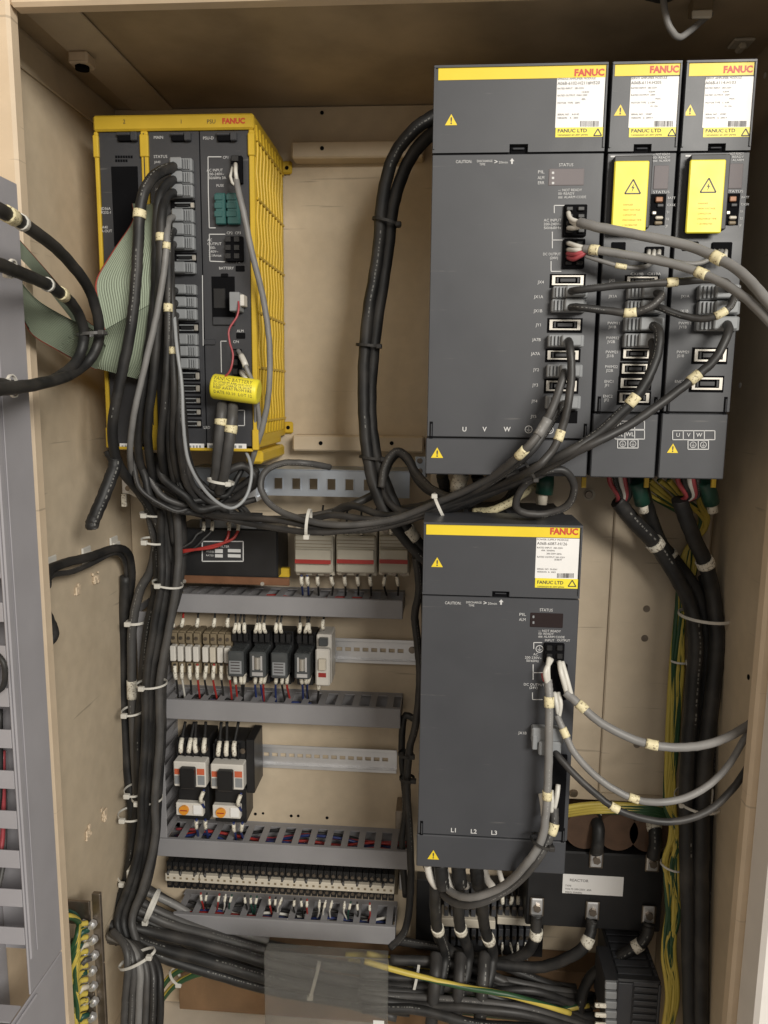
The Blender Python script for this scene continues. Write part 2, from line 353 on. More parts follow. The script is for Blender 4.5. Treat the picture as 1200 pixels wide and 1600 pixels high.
def painted_hole(px, py, Y, rpx, parent, name='painted_hole', mt='painted_hole'):  # thin flat disc, its dark colour painting the shade of a hole
    c = at(px, py, Y-.0006); r = rpx*mpp(c); return MB().cyl(c, (0, 1, 0), r, .0004, 14).build(name, mt, parent)

# ================================================================== the cabinet
XL, XR, ZC, ZF = -.425, .347, 1.815, .50
def struct(name, x0, x1, y0, y1, z0, z1, mt, b=.001): return B(name, x0, x1, y0, y1, z0, z1, mt, None, b, kind='structure')
back = struct('back_wall', XL+.001, XR-.001, YB, YB+.012, ZF+.001, ZC-.001, 'beige')
lw = struct('left_wall', XL-.012, XL, -.198, YB+.012, ZF, ZC+.01, 'beige')
rw = struct('right_wall', XR, XR+.012, -.198, YB+.012, ZF, ZC+.01, 'beige')
cl = struct('ceiling', XL-.012, XR+.012, -.198, YB+.012, ZC, ZC+.012, 'ceiling_shade_dirt')
fl = struct('cabinet_floor', XL-.012, XR+.012, -.23, YB+.012, ZF-.012, ZF, 'floor')
# folded rim round the opening: bright front faces
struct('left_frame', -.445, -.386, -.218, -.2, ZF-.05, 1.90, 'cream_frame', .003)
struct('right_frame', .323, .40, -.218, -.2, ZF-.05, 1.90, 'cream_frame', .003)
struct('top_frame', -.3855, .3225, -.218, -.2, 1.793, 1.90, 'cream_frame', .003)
struct('outer_frame', at(1196, 1425, -.262).x, .46, -.262, -.2185, ZF-.1, 1.9, 'overexposed_white', .004)  # overlit frame edge, brightness painted in by its pale colour
# stiffener folds along the ceiling and the left wall
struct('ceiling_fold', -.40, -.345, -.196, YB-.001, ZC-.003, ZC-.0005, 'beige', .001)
struct('wall_fold', XL+.0005, XL+.003, -.196, YB-.001, 1.775, ZC-.004, 'beige', .001)
# amplifier mounting plate, a welded second sheet with a visible seam
x_seam = at(948, 1000, YP).x; zpb = .93
pl = B('mounting_plate', .002, XR-.002, YP, YP+.003, zpb, 1.80, 'beige_plate', label='beige steel mounting plate behind the dark grey amplifiers', cat='plate')
B('overlay_panel', x_seam, XR-.004, YP-.004, YP-.0005, zpb+.012, 1.385, 'beige_plate', pl, .002)
for q in ((920, 773), (1010, 951), (1007, 997), (995, 1163), (897, 1240)): screw(q[0], q[1], YP-.003, 6.5, 'bolt', pl)
MB().cyl(at(921, 773, YP-.0005), (0, -1, 0), 9*mpp(at(921, 773, YP)), .0012, 20).build('washer', 'cream_plastic', pl)
B('plate_fold', .002, XR-.002, YP+.004, YP+.09, zpb-.001, zpb+.003, 'beige_plate', pl)
# holes and scuffs
for q in ((503, 176, 3), (399, 1272, 2.4), (411, 1271, 2), (455, 1275, 2.4), (466, 1275, 2.2), (511, 1278, 2.4)): painted_hole(*q[:2], YB, q[2], back)
for q in ((79, 1003), (155, 1410)):
    p = atx(*q, XL); MB().cyl(p+Vector((.0002, 0, 0)), (1, 0, 0), .003, .0006, 12).build('painted_hole', 'painted_hole', lw)
for q in ((1157, 602), (1170, 1058), (1196, 118)):
    p = atx(*q, XR); MB().cyl(p-Vector((.0002, 0, 0)), (-1, 0, 0), .003, .0006, 12).build('painted_hole', 'label_white' if q[1] < 1000 else 'painted_hole', rw)
p = atx(1160, 1402, XR); B('plate_patch', XR-.0018, XR-.0003, p.y-.014, p.y+.014, p.z-.014, p.z+.014, 'cream_frame', rw)
# ceiling bolt block at the left, and the cable gland at the right
c = at(128, 96, -.07); t = thing('ceiling_bolt', c, 'small beige lifting nut block with dark socket on the ceiling fold', 'bolt')
B('block', c.x-.011, c.x+.011, c.y-.011, c.y+.011, c.z-.006, ZC-.003, 'cream_frame', t, .002)
MB().cyl((c.x+.001, c.y-.002, c.z-.0055), (0, 0, -1), .0075, .004, 14).build('socket', 'painted_hole', t)
g = at(1037, 6, -.178); t = thing('cable_gland', (g.x, g.y, ZC), 'black cable gland in the cabinet ceiling', 'cable gland')
MB().cyl((g.x, g.y, ZC-.001), (0, 0, -1), .019, .006, 8).build('nut', 'black_plastic', t)
MB().cyl((g.x, g.y, ZC-.007), (0, 0, -1), .014, .004, 18, .011).build('cap', 'black_plastic', t)
cable([(1035, -20, -.178), (1038, 10, -.178), (1045, 40, -.178), (1060, 58, -.172), (1076, 50, -.165), (1095, 34, -.155), (1110, 22, -.145)], 10, 'cable_grey', 'short grey cable hanging from the ceiling gland in a hook')
c = at(1094, 30, -.15); t = thing('ceiling_clip', (c.x, c.y, c.z), 'small pale plastic cable clip under the ceiling', 'clip')
B('base', c.x-.009, c.x+.009, c.y-.006, c.y+.010, c.z+.004, ZC-.0005, 'brown_plastic', t, .001); B('strap', c.x-.010, c.x+.008, c.y-.010, c.y-.0062, c.z-.003, c.z+.004, 'cream_plastic', t, .001)
c = at(1158, 70, -.06); t = thing('ceiling_clip', c, 'empty dusty adhesive tie base in the dark ceiling corner', 'tie mount')
B('base', c.x-.011, c.x+.011, c.y-.011, c.y+.011, c.z, ZC-.0005, 'cream_plastic', t, .002); B('bridge', c.x-.004, c.x+.004, c.y-.008, c.y+.008, c.z-.006, c.z, 'cream_plastic', t, .002)

# beige spacer bars behind the controller
for pr, hs, lab in (((455, 219, 662, 246), (503, 619), 'upper beige folded steel bar with two holes beside the amplifier'),
                    ((457, 681, 662, 706), (501, 612), 'lower beige folded steel bar with two holes above the zinc rail')):
    o = PB('mounting_bar', pr, YB-.028, YB-.0005, 'beige_plate', None, .002, label=lab, cat='bar')
    for h in hs: painted_hole(h, (pr[1]+pr[3])/2-1, YB-.028, 3.2, o)

# ------------------------------------------------------------------ warning triangle, labels
def tri(px, py, w, Y, parent, solid=True):
    c = at(px, py, Y); sc = mpp(c); a = w*.5*sc; h = w*.86*sc
    if solid:
        o = MB().prism([(c.x-a, c.z-h*.45), (c.x+a, c.z-h*.45), (c.x, c.z+h*.55)], Y-.0004, Y).build('warning_triangle', 'yellow_sticker', parent)
        text('!', px, py+w*.28, w*.5, Y-.0006, 'print_dark', o, 'CENTER', bold=.03) if parent.type == 'EMPTY' else None
        return o
    pts = [(c.x-a, c.z-h*.45), (c.x+a, c.z-h*.45), (c.x, c.z+h*.55)]; mb = MB()
    for i in range(3):
        p, q = pts[i], pts[(i+1) % 3]; d = Vector((q[0]-p[0], q[1]-p[1])).normalized()*.0005; n = (-d.y, d.x)
        mb.prism([(p[0]-n[0], p[1]-n[1]), (q[0]-n[0], q[1]-n[1]), (q[0]+n[0], q[1]+n[1]), (p[0]+n[0], p[1]+n[1])], Y-.0002, Y)
    o = mb.build('warning_symbol', 'print_dark', parent)
    zs = [(.12, .30), (-.16, .02), (.03, .04), (-.10, -.30), (.16, .06), (0, .04)]
    MB().prism([(c.x+x*a*1.3, c.z+z*h*.8) for x, z in zs], Y-.0002, Y).build('warning_symbol', 'print_dark', parent); return o
def rating(parent, pr, py_y, Y, lines):
    """white rating label with a yellow foot; py_y = photo row where the yellow starts"""
    x0, y0, x1, y1 = pr
    lb = PB('rating_label', (x0, y0, x1, py_y), Y-.0003, Y, 'label_white', parent, 0); w = x1-x0; h = py_y-y0
    ft = PB('label_foot', (x0-1, py_y, x1-1, y1), Y-.0003, Y, 'yellow_bright', parent, 0)
    for i, (s, fx, fy, fh) in enumerate(lines): text(s, x0+2+fx*w, y0+fy*h, fh, Y-.0005, 'print_dark', lb)
    mb = MB(); bx = x0+w*.50
    for i in range(18):
        a = bx+i*w*.022; r = rect(a, y0+h*.87, a+w*.022*random.uniform(.3, .75), y0+h*.985, Y-.0005); mb.quad((r[0], Y-.0005, r[2]), (r[1], Y-.0005, r[2]), (r[1], Y-.0005, r[3]), (r[0], Y-.0005, r[3]))
    mb.build('barcode', 'print_dark', lb)
    text('FANUC LTD', x0+2, py_y+8, 5.2, Y-.0005, 'print_dark', ft, wpx=w*.6, bold=.02)
    text('YAMANASHI 401-0597 JAPAN', x0+2, py_y+13.5, 2.6, Y-.0005, 'print_dark', ft, wpx=w*.62)
    tri(x1-9, py_y+8, 11, Y-.0003, ft, False) if False else None
    mb = MB(); c = at(x1-10, py_y+8, Y-.0005); k = mpp(c)
    pts = [(c.x-6*k, c.z-4.5*k), (c.x+6*k, c.z-4.5*k), (c.x, c.z+5.5*k)]
    for i in range(3):
        p, q = Vector(pts[i]), Vector(pts[(i+1) % 3]); d = (q-p).normalized()*.0005; nn = Vector((-d.y, d.x))
        mb.quad((p.x-nn.x, Y-.0005, p.y-nn.y), (q.x-nn.x, Y-.0005, q.y-nn.y), (q.x+nn.x, Y-.0005, q.y+nn.y), (p.x+nn.x, Y-.0005, p.y+nn.y))
    mb.build('symbol', 'print_dark', ft)
def bracket(parent, pts, Y, w=1.3):       # thin printed line through photo points
    mb = MB()
    for a, b in zip(pts, pts[1:]):
        p, q = at(*a, Y), at(*b, Y); d = (q-p).normalized(); n = Vector((-d.z, 0, d.x))*(w*.5*mpp(p)); mb.quad(p-n, q-n, q+n, p+n)
    return mb.build('printed_line', 'print_white', parent)
def socket(parent, pr, Y):                # honda style board connector: black well, metal shell
    x0, x1, z0, z1 = rect(*pr, Y); w, h = x1-x0, z1-z0
    PB('socket_well', (pr[0]-3, pr[1]-3, pr[2]+4, pr[3]+4), Y-.0004, Y+.002, 'painted_hole', parent, 0)
    mb = MB(); t = h*.15
    mb.box(x0, x1, Y-.003, Y, z1-t, z1).box(x0, x1, Y-.003, Y, z0, z0+t).box(x0, x0+w*.1, Y-.003, Y, z0+t, z1-t).box(x1-w*.1, x1, Y-.003, Y, z0+t, z1-t)
    o = mb.build('socket', 'socket_metal', parent)
    MB().box(x0+w*.14, x0+w*.20, Y-.004, Y, z0+t*1.6, z1-t*1.6).box(x1-w*.20, x1-w*.14, Y-.004, Y, z0+t*1.6, z1-t*1.6).box(x0+w*.26, x1-w*.26, Y-.0035, Y, z0+h*.34, z0+h*.66).build('contact_bar', 'amp_dark', o)
    return o
def plug(parent, pr, Y, depth=.016, side='L', mt='plug_grey'):
    """ribbed grey half-pitch plug; returned object is a part of its cable"""
    x0, x1, z0, z1 = rect(*pr, Y); w, h = x1-x0, z1-z0; mb = MB()
    mb.box(x0, x1, Y-depth*.55, Y, z0, z1, .001)
    if side == 'L': mb.box(x0+w*.10, x0+w*.62, Y-depth, Y-depth*.5, z0+h*.04, z1-h*.04, .0012); rx = x0+w*.66
    else: mb.box(x0+w*.34, x0+w*.90, Y-depth, Y-depth*.5, z0+h*.04, z1-h*.04, .0012); rx = x0+w*.08
    for i in range(3): mb.box(rx+i*w*.10, rx+i*w*.10+w*.05, Y-depth*.72, Y-depth*.5, z0+h*.1, z1-h*.1)
    return mb.build('plug', mt, parent, smooth=False)

# ================================================================== amplifiers
def amp_shell(t, x0, x1, z0, z1, za, zb, notch, logo_w, ys):
    """za/zb: heights of the two cover seams; notch: photo rect of the latch; ys: photo rect of yellow stripe"""
    g = .0008
    B('housing', x0+.002, x1-.002, YA+.006, YP-.0005, z0+.003, z1-.003, 'amp_dark', t, .002)
    nx0, nx1, nz0, nz1 = rect(*notch, YA)
    nx0, nx1 = max(nx0, x0+.006), min(nx1, x1-.006)
    up = MB().prism([(x0, za+g), (nx0, za+g), (nx0, nz1), (nx1, nz1), (nx1, za+g), (x1, za+g), (x1, z1), (x0, z1)], YA, YA+.07).build('upper_cover', 'amp_grey', t)
    MB().box(x0+.0004, x1-.0004, YA-.0015, YA, z1-.0022, z1-.0002).box(x0+.0004, x0+.0018, YA-.0015, YA, za+.004, z1-.0025).box(x1-.0018, x1-.0004, YA-.0015, YA, za+.004, z1-.0025).build('cover_rim', 'amp_grey', up)
    lt = B('latch', nx0+.0008, nx1-.0008, YA+.004, YA+.010, za-.003, nz1-.0008, 'painted_hole', t)
    B('latch_tab', nx0+.003, nx1-.003, YA+.0015, YA+.006, za+(nz1-za)*.45, nz1-.0025, 'amp_grey', lt)
    fc = B('face_panel', x0, x1, YA, YA+.07, zb+g, za-g, 'amp_grey', t, .0006)
    lo = B('lower_cover', x0-.001, x1-.001, YA, YA+.075, z0, zb-g, 'amp_grey', t, .001)
    for xs in (x0+.003, x1-.0055):
        B('hinge_slot', xs-.0006, xs+.0026, YA-.0003, YA+.001, zb-.001, zb+.0155, 'painted_hole', t, 0); B('hinge_pin', xs+.0004, xs+.0018, YA-.0022, YA-.0004, zb+.001, zb+.0135, 'amp_grey', t)
    st = PB('yellow_stripe', ys, YA-.0004, YA, 'yellow_sticker', t, 0)
    text('FANUC', ys[2]-logo_w-4, (ys[1]+ys[3])/2+5.5, 9.5, YA-.0006, 'print_red', st, wpx=logo_w, bold=.045)
    return up, fc, lo
def dips(parent, pr, Y):                  # dark opening with small jumpers and a board behind
    o = PB('board_opening', pr, Y-.0003, Y+.002, 'painted_hole', parent, 0); a, b, c, d = pr; h = d-b; w = c-a
    PB('jumper', (a+w*.35, b+h*.08, a+w*.85, b+h*.26), Y-.003, Y, 'copper_brown', o); PB('jumper', (a+w*.45, b+h*.30, a+w*.9, b+h*.42), Y-.002, Y, 'amp_dark', o)
    PB('jumper', (a+w*.12, b+h*.54, a+w*.42, b+h*.66), Y-.003, Y, 'socket_metal', o); PB('jumper', (a+w*.35, b+h*.70, a+w*.85, b+h*.80), Y-.003, Y, 'cream_plastic', o)
    PB('jumper', (a+w*.3, b+h*.86, a+w*.8, b+h*.97), Y-.003, Y, 'brown_plastic', o); return o
Yf = YA-.0005
def caution(t, px, py):
    text('CAUTION:', px, py, 4.6, Yf, 'print_white', t, wpx=25); text('DISCHARGE', px+33, py-1.5, 3.4, Yf, 'print_white', t, wpx=24); text('TIME', px+37, py+3.5, 3.4, Yf, 'print_white', t, wpx=9)
    text('>', px+60, py+1, 6.5, Yf, 'print_white', t, wpx=5, bold=.02); text('20min', px+67, py+.5, 3.6, Yf, 'print_white', t, wpx=14)
    c = at(px+88, py-3, Yf); k = mpp(c)
    MB().prism([(c.x-1.3*k, c.z-4*k), (c.x+1.3*k, c.z-4*k), (c.x+1.3*k, c.z+.2*k), (c.x+3.6*k, c.z+.2*k), (c.x, c.z+4.6*k), (c.x-3.6*k, c.z+.2*k), (c.x-1.3*k, c.z+.2*k)], Yf, Yf+.0003).build('printed_arrow', 'print_white', t)
def ground(px, py, r, parent, Y=None):
    Y = Y or Yf; c = at(px, py, Y); k = mpp(c)*r; mb = MB(); n = 18
    for i in range(n):
        a, b = 2*math.pi*i/n, 2*math.pi*(i+1)/n
        mb.quad(*[Vector((c.x+math.cos(q)*k*f, Y, c.z+math.sin(q)*k*f)) for q, f in ((a, .82), (a, 1), (b, 1), (b, .82))])
    for z, w in ((-.1, .55), (-.32, .36), (-.52, .16)): mb.quad(*[Vector((c.x+sx*w*k, Y, c.z+(z+sz*.05)*k)) for sx, sz in ((-1, -1), (1, -1), (1, 1), (-1, 1))])
    mb.quad(*[Vector((c.x+sx*.05*k, Y, c.z+z*k)) for sx, z in ((-1, -.1), (1, -.1), (1, .6), (-1, .6))])
    return mb.build('ground_symbol', 'print_white', parent)
W = .159
# ---- wide upper amplifier
t = thing('spindle_amplifier', (W/2, YA+.09, 1.37), 'wide dark grey amplifier at the top, with U V W printed along its lower edge', 'amplifier')
BIG = t
up, fc, lo = amp_shell(t, 0, W, 1.37, 1.75, at(810, 239, YA).z, at(795, 685, YA).z, (796, 225, 825, 240), 46, (685, 103, 947, 123))
rating(t, (869, 121, 944, 214), 199, YA, [('SPINDLE AMPLIFIER MODULE', 0, .05, 3.2), ('A06B-6102-H211#H520', 0, .15, 4.6), ('RATED INPUT   283-325V', 0, .24, 2.6), ('13.2kW', .5, .31, 2.6), ('RATED OUTPUT  MAX 230V', 0, .38, 2.6), ('48A', .5, .45, 2.6), ('MOTOR  TYPE   200V', 0, .53, 2.6), ('SERIAL NO    A-0142', 0, .76, 2.6), ('VERSION    A   2003', 0, .83, 2.6)])
tri(705, 188, 19, YA, t); tri(683, 708, 19, YA, t); caution(t, 712, 255)
text('STATUS', 873, 260, 4.6, Yf, 'print_white', t, wpx=22)
d = PB('display', (857, 263, 913, 290), YA-.0006, YA+.001, 'display', t)
for i in range(3): PB('indicator_lamp', (862, 268+i*8, 866, 272+i*8), YA-.001, YA-.0003, 'print_white', d)
for s, y in (('PIL', 271), ('ALM', 280), ('ERR', 288)): text(s, 840, y, 4.6, Yf, 'print_white', t, wpx=10)
for s, y in (('--: NOT READY', 299), ('00: READY', 304.5), ('##: ALARM CODE', 310)): text(s, 872, y, 3.8, Yf, 'print_white', t)
bracket(t, [(882, 321), (866, 321), (866, 333)], Yf); bracket(t, [(863, 362), (863, 375), (879, 375)], Yf); bracket(t, [(863, 375), (863, 388)], Yf); bracket(t, [(861, 408), (861, 424), (877, 424)], Yf)
for s, y in (('AC INPUT', 346), ('200-240V~', 352), ('50/60Hz', 358)): text(s, 877, y, 4, Yf, 'print_white', t, 'RIGHT', wpx=27)
text('DC OUTPUT', 876, 399, 4, Yf, 'print_white', t, 'RIGHT', wpx=27); text('(24V)', 872, 405, 4, Yf, 'print_white', t, 'RIGHT')
def black_conn(t, pr, rows=4):
    a, b, c, d_ = pr; o = PB('terminal_socket', pr, YA-.004, YA+.002, 'painted_hole', t)
    for r in range(rows):
        for q in range(2): PB('socket_key', (a+4+q*(c-a)*.5, b+3+r*(d_-b-4)/rows, a+(c-a)*.42+q*(c-a)*.5, b+1+(r+.8)*(d_-b-4)/rows), YA-.0065, YA-.003, 'black_plastic', o)
    return o
black_conn(t, (881, 319, 917, 369)); black_conn(t, (880, 373, 914, 419))
for pr in ((862, 431, 911, 446), (858, 500, 906, 516), (855, 548, 903, 562), (853, 595, 900, 611)): socket(t, pr, YA)
PB('socket_well', (853, 641, 903, 662), YA-.0004, YA+.002, 'painted_hole', t)
for s, y in (('JX4', 443), ('JX1A', 466), ('JX1B', 488), ('JY1', 510), ('JA7B', 533), ('JA7A', 555), ('JY2', 580), ('JY3', 604), ('JY4', 629), ('JY5', 653)):
    text(s, 850-(y-440)*.055, y, 4.6, Yf, 'print_white', t, 'RIGHT')
for s, x in (('U', 722), ('V', 754), ('W', 787)): text(s, x, 674, 7, Yf, 'print_white', t, bold=.02)
ground(826, 671, 6, t); ground(859, 672, 6, t)
# ---- the two narrow amplifiers
def narrow(x0, z, lab, top, plate, disp, dip, lbl, tr, notch, y1, y2, grp):
    t = thing('servo_amplifier', (x0+.031, YA+.09, 1.37), lab, 'amplifier', grp)
    mx = (top[0]+top[2])/2
    amp_shell(t, x0, x0+.0622, 1.37, 1.75, at(mx, y1, YA).z, at(mx-35, y2, YA).z, notch, 44, top)
    rating(t, lbl, 199, YA, [('SERVO AMPLIFIER MODULE', 0, .05, 3.2), (z, 0, .15, 4.6), ('RATED INPUT  283-325V', 0, .24, 2.6), ('4.2kW', .36, .31, 2.6), ('RATED OUTPUT  230V', 0, .38, 2.6), ('MAX.', .5, .45, 2.6), ('MOTOR TYPE   L: 6.8A', 0, .53, 2.6), ('M: 12A', .4, .60, 2.6), ('SERIAL NO    V0387', 0, .76, 2.6), ('VERSION   G  2003.4', 0, .83, 2.6)])
    tri(tr[0], tr[1], 19, YA, t)
    a, b, c, d = plate
    w = PB('warning_plate', plate, YA-.013, YA-.010, 'yellow_bright', t, .001); PB('plate_block', (a-4, b-3, c+1, d-2), YA-.010, YA-.0003, 'amp_dark', t, Yr=YA)
    px, py = (a+c)/2+4, b+43
    p = at(px, py, YA-.0132); k = mpp(p); mb = MB(); pts = [Vector((p.x-12*k, p.z-8*k)), Vector((p.x+12*k, p.z-8*k)), Vector((p.x, p.z+13*k))]
    for i in range(3):
        u, v = pts[i], pts[(i+1) % 3]; n = Vector((-(v-u).y, (v-u).x)).normalized()*.0006
        mb.quad((u.x-n.x, p.y, u.y-n.y), (v.x-n.x, p.y, v.y-n.y), (v.x+n.x, p.y, v.y+n.y), (u.x+n.x, p.y, u.y+n.y))
    zz = [(1.5, 7), (-2.5, 0), (0, .5), (-1.5, -6), (2.5, 2), (.3, 1.6)]; mb.prism([(p.x+i*k, p.z+j*k) for i, j in zz], p.y-.0001, p.y); mb.build('warning_symbol', 'print_dark', w)
    for i, l in enumerate(('DANGER', 'HIGH VOLTAGE', 'CAPACITOR', 'DISCHARGE TIME', '> 20 MINUTES')): text(l, a+16-(i*.4), b+70+i*8, 2.6, YA-.0133, 'yellow', w)
    PB('display', disp, YA-.0006, YA+.001, 'display', t); dips(t, dip, YA)
    for i, l in enumerate(('--: NOT READY', '00: READY', '##: ALARM')): text(l, disp[0]-1, y1+5.5+i*5, 3.4, Yf, 'print_white', t, wpx=26)
    text('STATUS', disp[0]-1, disp[3]+6, 3.6, Yf, 'print_white', t, wpx=25)
    for i, l in enumerate(('BATT', 'CX5X', 'S1', 'S2', 'JF')): text(l, dip[2]+3-i*.8, dip[1]+8+i*11, 3.4, Yf, 'print_white', t)
    bracket(t, [(a-4, y1+7), (c-16, y1+7)], Yf, 2.6); return t
x1a = .1625; x2a = .2281
t1 = narrow(x1a, 'A06B-6114-H205', 'narrow grey servo amplifier next to the wide one, four open sockets below its plugs', (961, 98, 1063, 118), (958, 251, 1012, 362), (1021, 258, 1045, 296), (1016, 303, 1040, 352), (984, 120, 1060, 214), (969, 173), (990, 225, 1018, 239), 237.5, 645, 'narrow servo amplifiers')
t2 = narrow(x2a, 'A06B-6114-H103', 'narrow grey servo amplifier beside the right wall, boxed U V W print', (1077, 98, 1178, 118), (1075, 249, 1131, 364), (1136, 255, 1161, 295), (1132, 302, 1155, 352), (1100, 120, 1175, 214), (1078, 173), (1106, 224, 1134, 238), 236.5, 645, 'narrow servo amplifiers')
for pr in ((979, 433, 1026, 447), (973, 546, 1014, 560), (971, 569, 1012, 584), (969, 591, 1014, 606), (967, 614, 1013, 629)): socket(t1, pr, YA)
for pr in ((1084, 546, 1133, 565), (1080, 590, 1127, 609)): socket(t2, pr, YA)
PB('terminal_socket', (955, 378, 978, 392), YA-.001, YA+.002, 'painted_hole', t1); PB('terminal_socket', (1008, 385, 1038, 412), YA-.002, YA+.002, 'painted_hole', t1)
PB('terminal_socket', (1066, 377, 1092, 392), YA-.001, YA+.002, 'painted_hole', t2); PB('terminal_socket', (1112, 378, 1144, 408), YA-.002, YA+.002, 'painted_hole', t2)
text('CX19B   CX19A', 985, 430, 4, Yf, 'print_white', t1, wpx=46)
for s, x, y in (('JX5', 952, 440), ('JX1A', 951, 465), ('PWM11', 949, 507), ('JV1B', 951, 513), ('PWM12', 947, 530), ('JV2B', 949, 536), ('PWM21', 946, 552), ('JS1B', 948, 558), ('PWM22', 945, 575), ('JS2B', 947, 581), ('ENC1', 944, 598), ('JF1', 945, 604), ('ENC2', 942, 621), ('JF2', 944, 627)):
    text(s, x, y, 4.2, Yf, 'print_white', t1)
for s, x, y in (('JX1A', 1064, 465), ('JX1B', 1063, 488), ('PWM11', 1060, 507), ('JV1B', 1061, 513), ('PWM21', 1057, 552), ('JS1B', 1058, 558), ('ENC1', 1054, 598)): text(s, x, y, 4.2, Yf, 'print_white', t2)
def cells(t, rows):                       # printed boxes with letters
    for (a, b, c, d, ls) in rows:
        n = len(ls); bracket(t, [(a, b), (c, b), (c, d), (a, d), (a, b)], Yf-.0002)
        for i in range(1, n): x = a+(c-a)*i/n; bracket(t, [(x, b), (x, d)], Yf-.0002)
        for i, l in enumerate(ls):
            cx = a+(c-a)*(i+.5)/n
            if l == 'G': ground(cx, (b+d)/2, 5, t, Yf-.0002)
            elif l: text(l, cx, d-4.5, 6, Yf-.0002, 'print_white', t, 'CENTER', bold=.01)
cells(t1, [(961, 658, 1007, 671, ['VM', 'WM', '']), (961, 672, 1007, 686, ['UL', 'WL', '']), (965, 687, 997, 700, ['G', 'G'])])
cells(t2, [(1051, 673, 1117, 687, ['U', 'V', 'W', '']), (1075, 688, 1107, 702, ['G', 'G'])]); tri(1051, 701, 17, YA, t2)
# ---- power supply module below
t = thing('power_supply_module', (W/2, YA+.09, .9413), 'wide dark grey power supply module marked L1 L2 L3, under the row of amplifiers', 'power supply')
PSU = t; zt = 1.3213; x0 = -.0017
amp_shell(t, x0, x0+W, .9413, zt, at(780, 933, YA).z, at(765, 1309, YA).z, (769, 924, 796, 934), 43, (666, 820, 906, 838))
rating(t, (837, 841, 904, 919), 904, YA, [('POWER SUPPLY MODULE', 0, .05, 3.0), ('A06B-6087-H126', 0, .16, 4.6), ('RATED INPUT  200-230V', 0, .25, 2.6), ('49A  50/60Hz', .1, .32, 2.6), ('200-230V 60Hz', .22, .40, 2.6), ('RATED OUTPUT 283-325V', 0, .48, 2.6), ('30.8kW', .4, .55, 2.6), ('SERIAL NO  M-0241', 0, .78, 2.6), ('VERSION  A  2003', 0, .85, 2.6)])
tri(683, 879, 18, YA, t); tri(677, 1336, 18, YA, t); caution(t, 695, 944)
text('STATUS', 843, 955, 4.6, Yf, 'print_white', t, wpx=20)
d = PB('display', (828, 958, 880, 981), YA-.0006, YA+.001, 'display_dark', t)
for i in range(2): PB('indicator_lamp', (832, 962+i*9, 835, 966+i*9), YA-.001, YA-.0003, 'plug_grey', d)
for s, y in (('PIL', 962), ('ALM', 970)): text(s, 811, y, 4.6, Yf, 'print_white', t, wpx=10)
for s, y in (('--: NOT READY', 987), ('00: READY', 991.5), ('##: ALARM CODE', 996)): text(s, 841, y, 3.6, Yf, 'print_white', t)
text('INPUT', 851, 1002, 3.6, Yf, 'print_white', t); text('OUTPUT', 870, 1002, 3.6, Yf, 'print_white', t)
black_conn(t, (850, 1006, 882, 1036), 2); PB('terminal_socket', (858, 1038, 886, 1094), YA-.003, YA+.001, 'painted_hole', t)
PB('terminal_socket', (858, 1180, 884, 1300), YA-.003, YA+.001, 'painted_hole', t)
ground(843, 1014, 6, t); bracket(t, [(847, 1004), (834, 1004), (834, 1014)], Yf); bracket(t, [(833, 1038), (833, 1051), (848, 1051)], Yf); bracket(t, [(833, 1051), (833, 1062)], Yf); bracket(t, [(832, 1082), (832, 1093), (848, 1093)], Yf)
for s, x, y in (('AC', 833, 1024), ('200-230V~', 820, 1029), ('50/60Hz', 822, 1034), ('DC OUTPUT', 818, 1071), ('(24V)', 827, 1076)): text(s, x, y, 4, Yf, 'print_white', t)
text('JX1B', 810, 1147, 4.4, Yf, 'print_white', t)
for s, x, y in (('L1', 704, 1300), ('L2', 735, 1302), ('L3', 767, 1304)): text(s, x, y, 7, Yf, 'print_white', t, bold=.02)
for xx in range(9): B('vent_bar', x0+.01+xx*.016, x0+.016+xx*.016, YA+.075, YA+.11, zt-.006, zt-.002, 'amp_grey', t)
# yellow edge strips of the heat sinks under the narrow amplifiers
for px in (912, 1010, 1115): PB('heat_sink_edge', (px-3, 746, px+4, 762), YA+.06, YA+.063, 'yellow', t1 if px < 1050 else t2, 0)

# ================================================================== controller (yellow frame)
nx0, nx1 = at(144, 176, YN).x, -.2; nz1 = 1.753; nz0 = at(395, 706, YN).z
t = thing('controller_unit', ((nx0+nx1)/2, .02, nz0), 'numerical controller in a yellow plastic frame with dark slot panels', 'controller'); NC = t
xm0, xm1 = at(226, 400, YN).x-.0005, at(236, 400, YN).x
zt = at(270, 203, YN).z
B('frame_top', nx0, nx1, YN, YB-.03, zt, nz1, 'yellow', t, .002)
for a, b in ((nx0, nx0+.0045), (xm0, xm1), (nx1-.006, nx1)):
    B('frame_post', a, b, YN+.0005, YB-.03, nz0+.004, zt-.0003, 'yellow', t, .001)
    for z in (zt-.026, nz0+.004): B('frame_clip', a-.0008, b+.0008, YN-.001, YN+.006, z-.002, z+.022, 'yellow', t, .001)
mb = MB().box((xm0+xm1)/2-.0004, (xm0+xm1)/2+.0004, YN-.0004, YN+.001, nz0+.03, zt-.003); mb.build('post_groove', 'amp_dark', t)
B('frame_bottom', nx0+.0046, nx1-.0062, YN+.0005, YB-.03, nz0, nz0+.0035, 'yellow', t, .001)
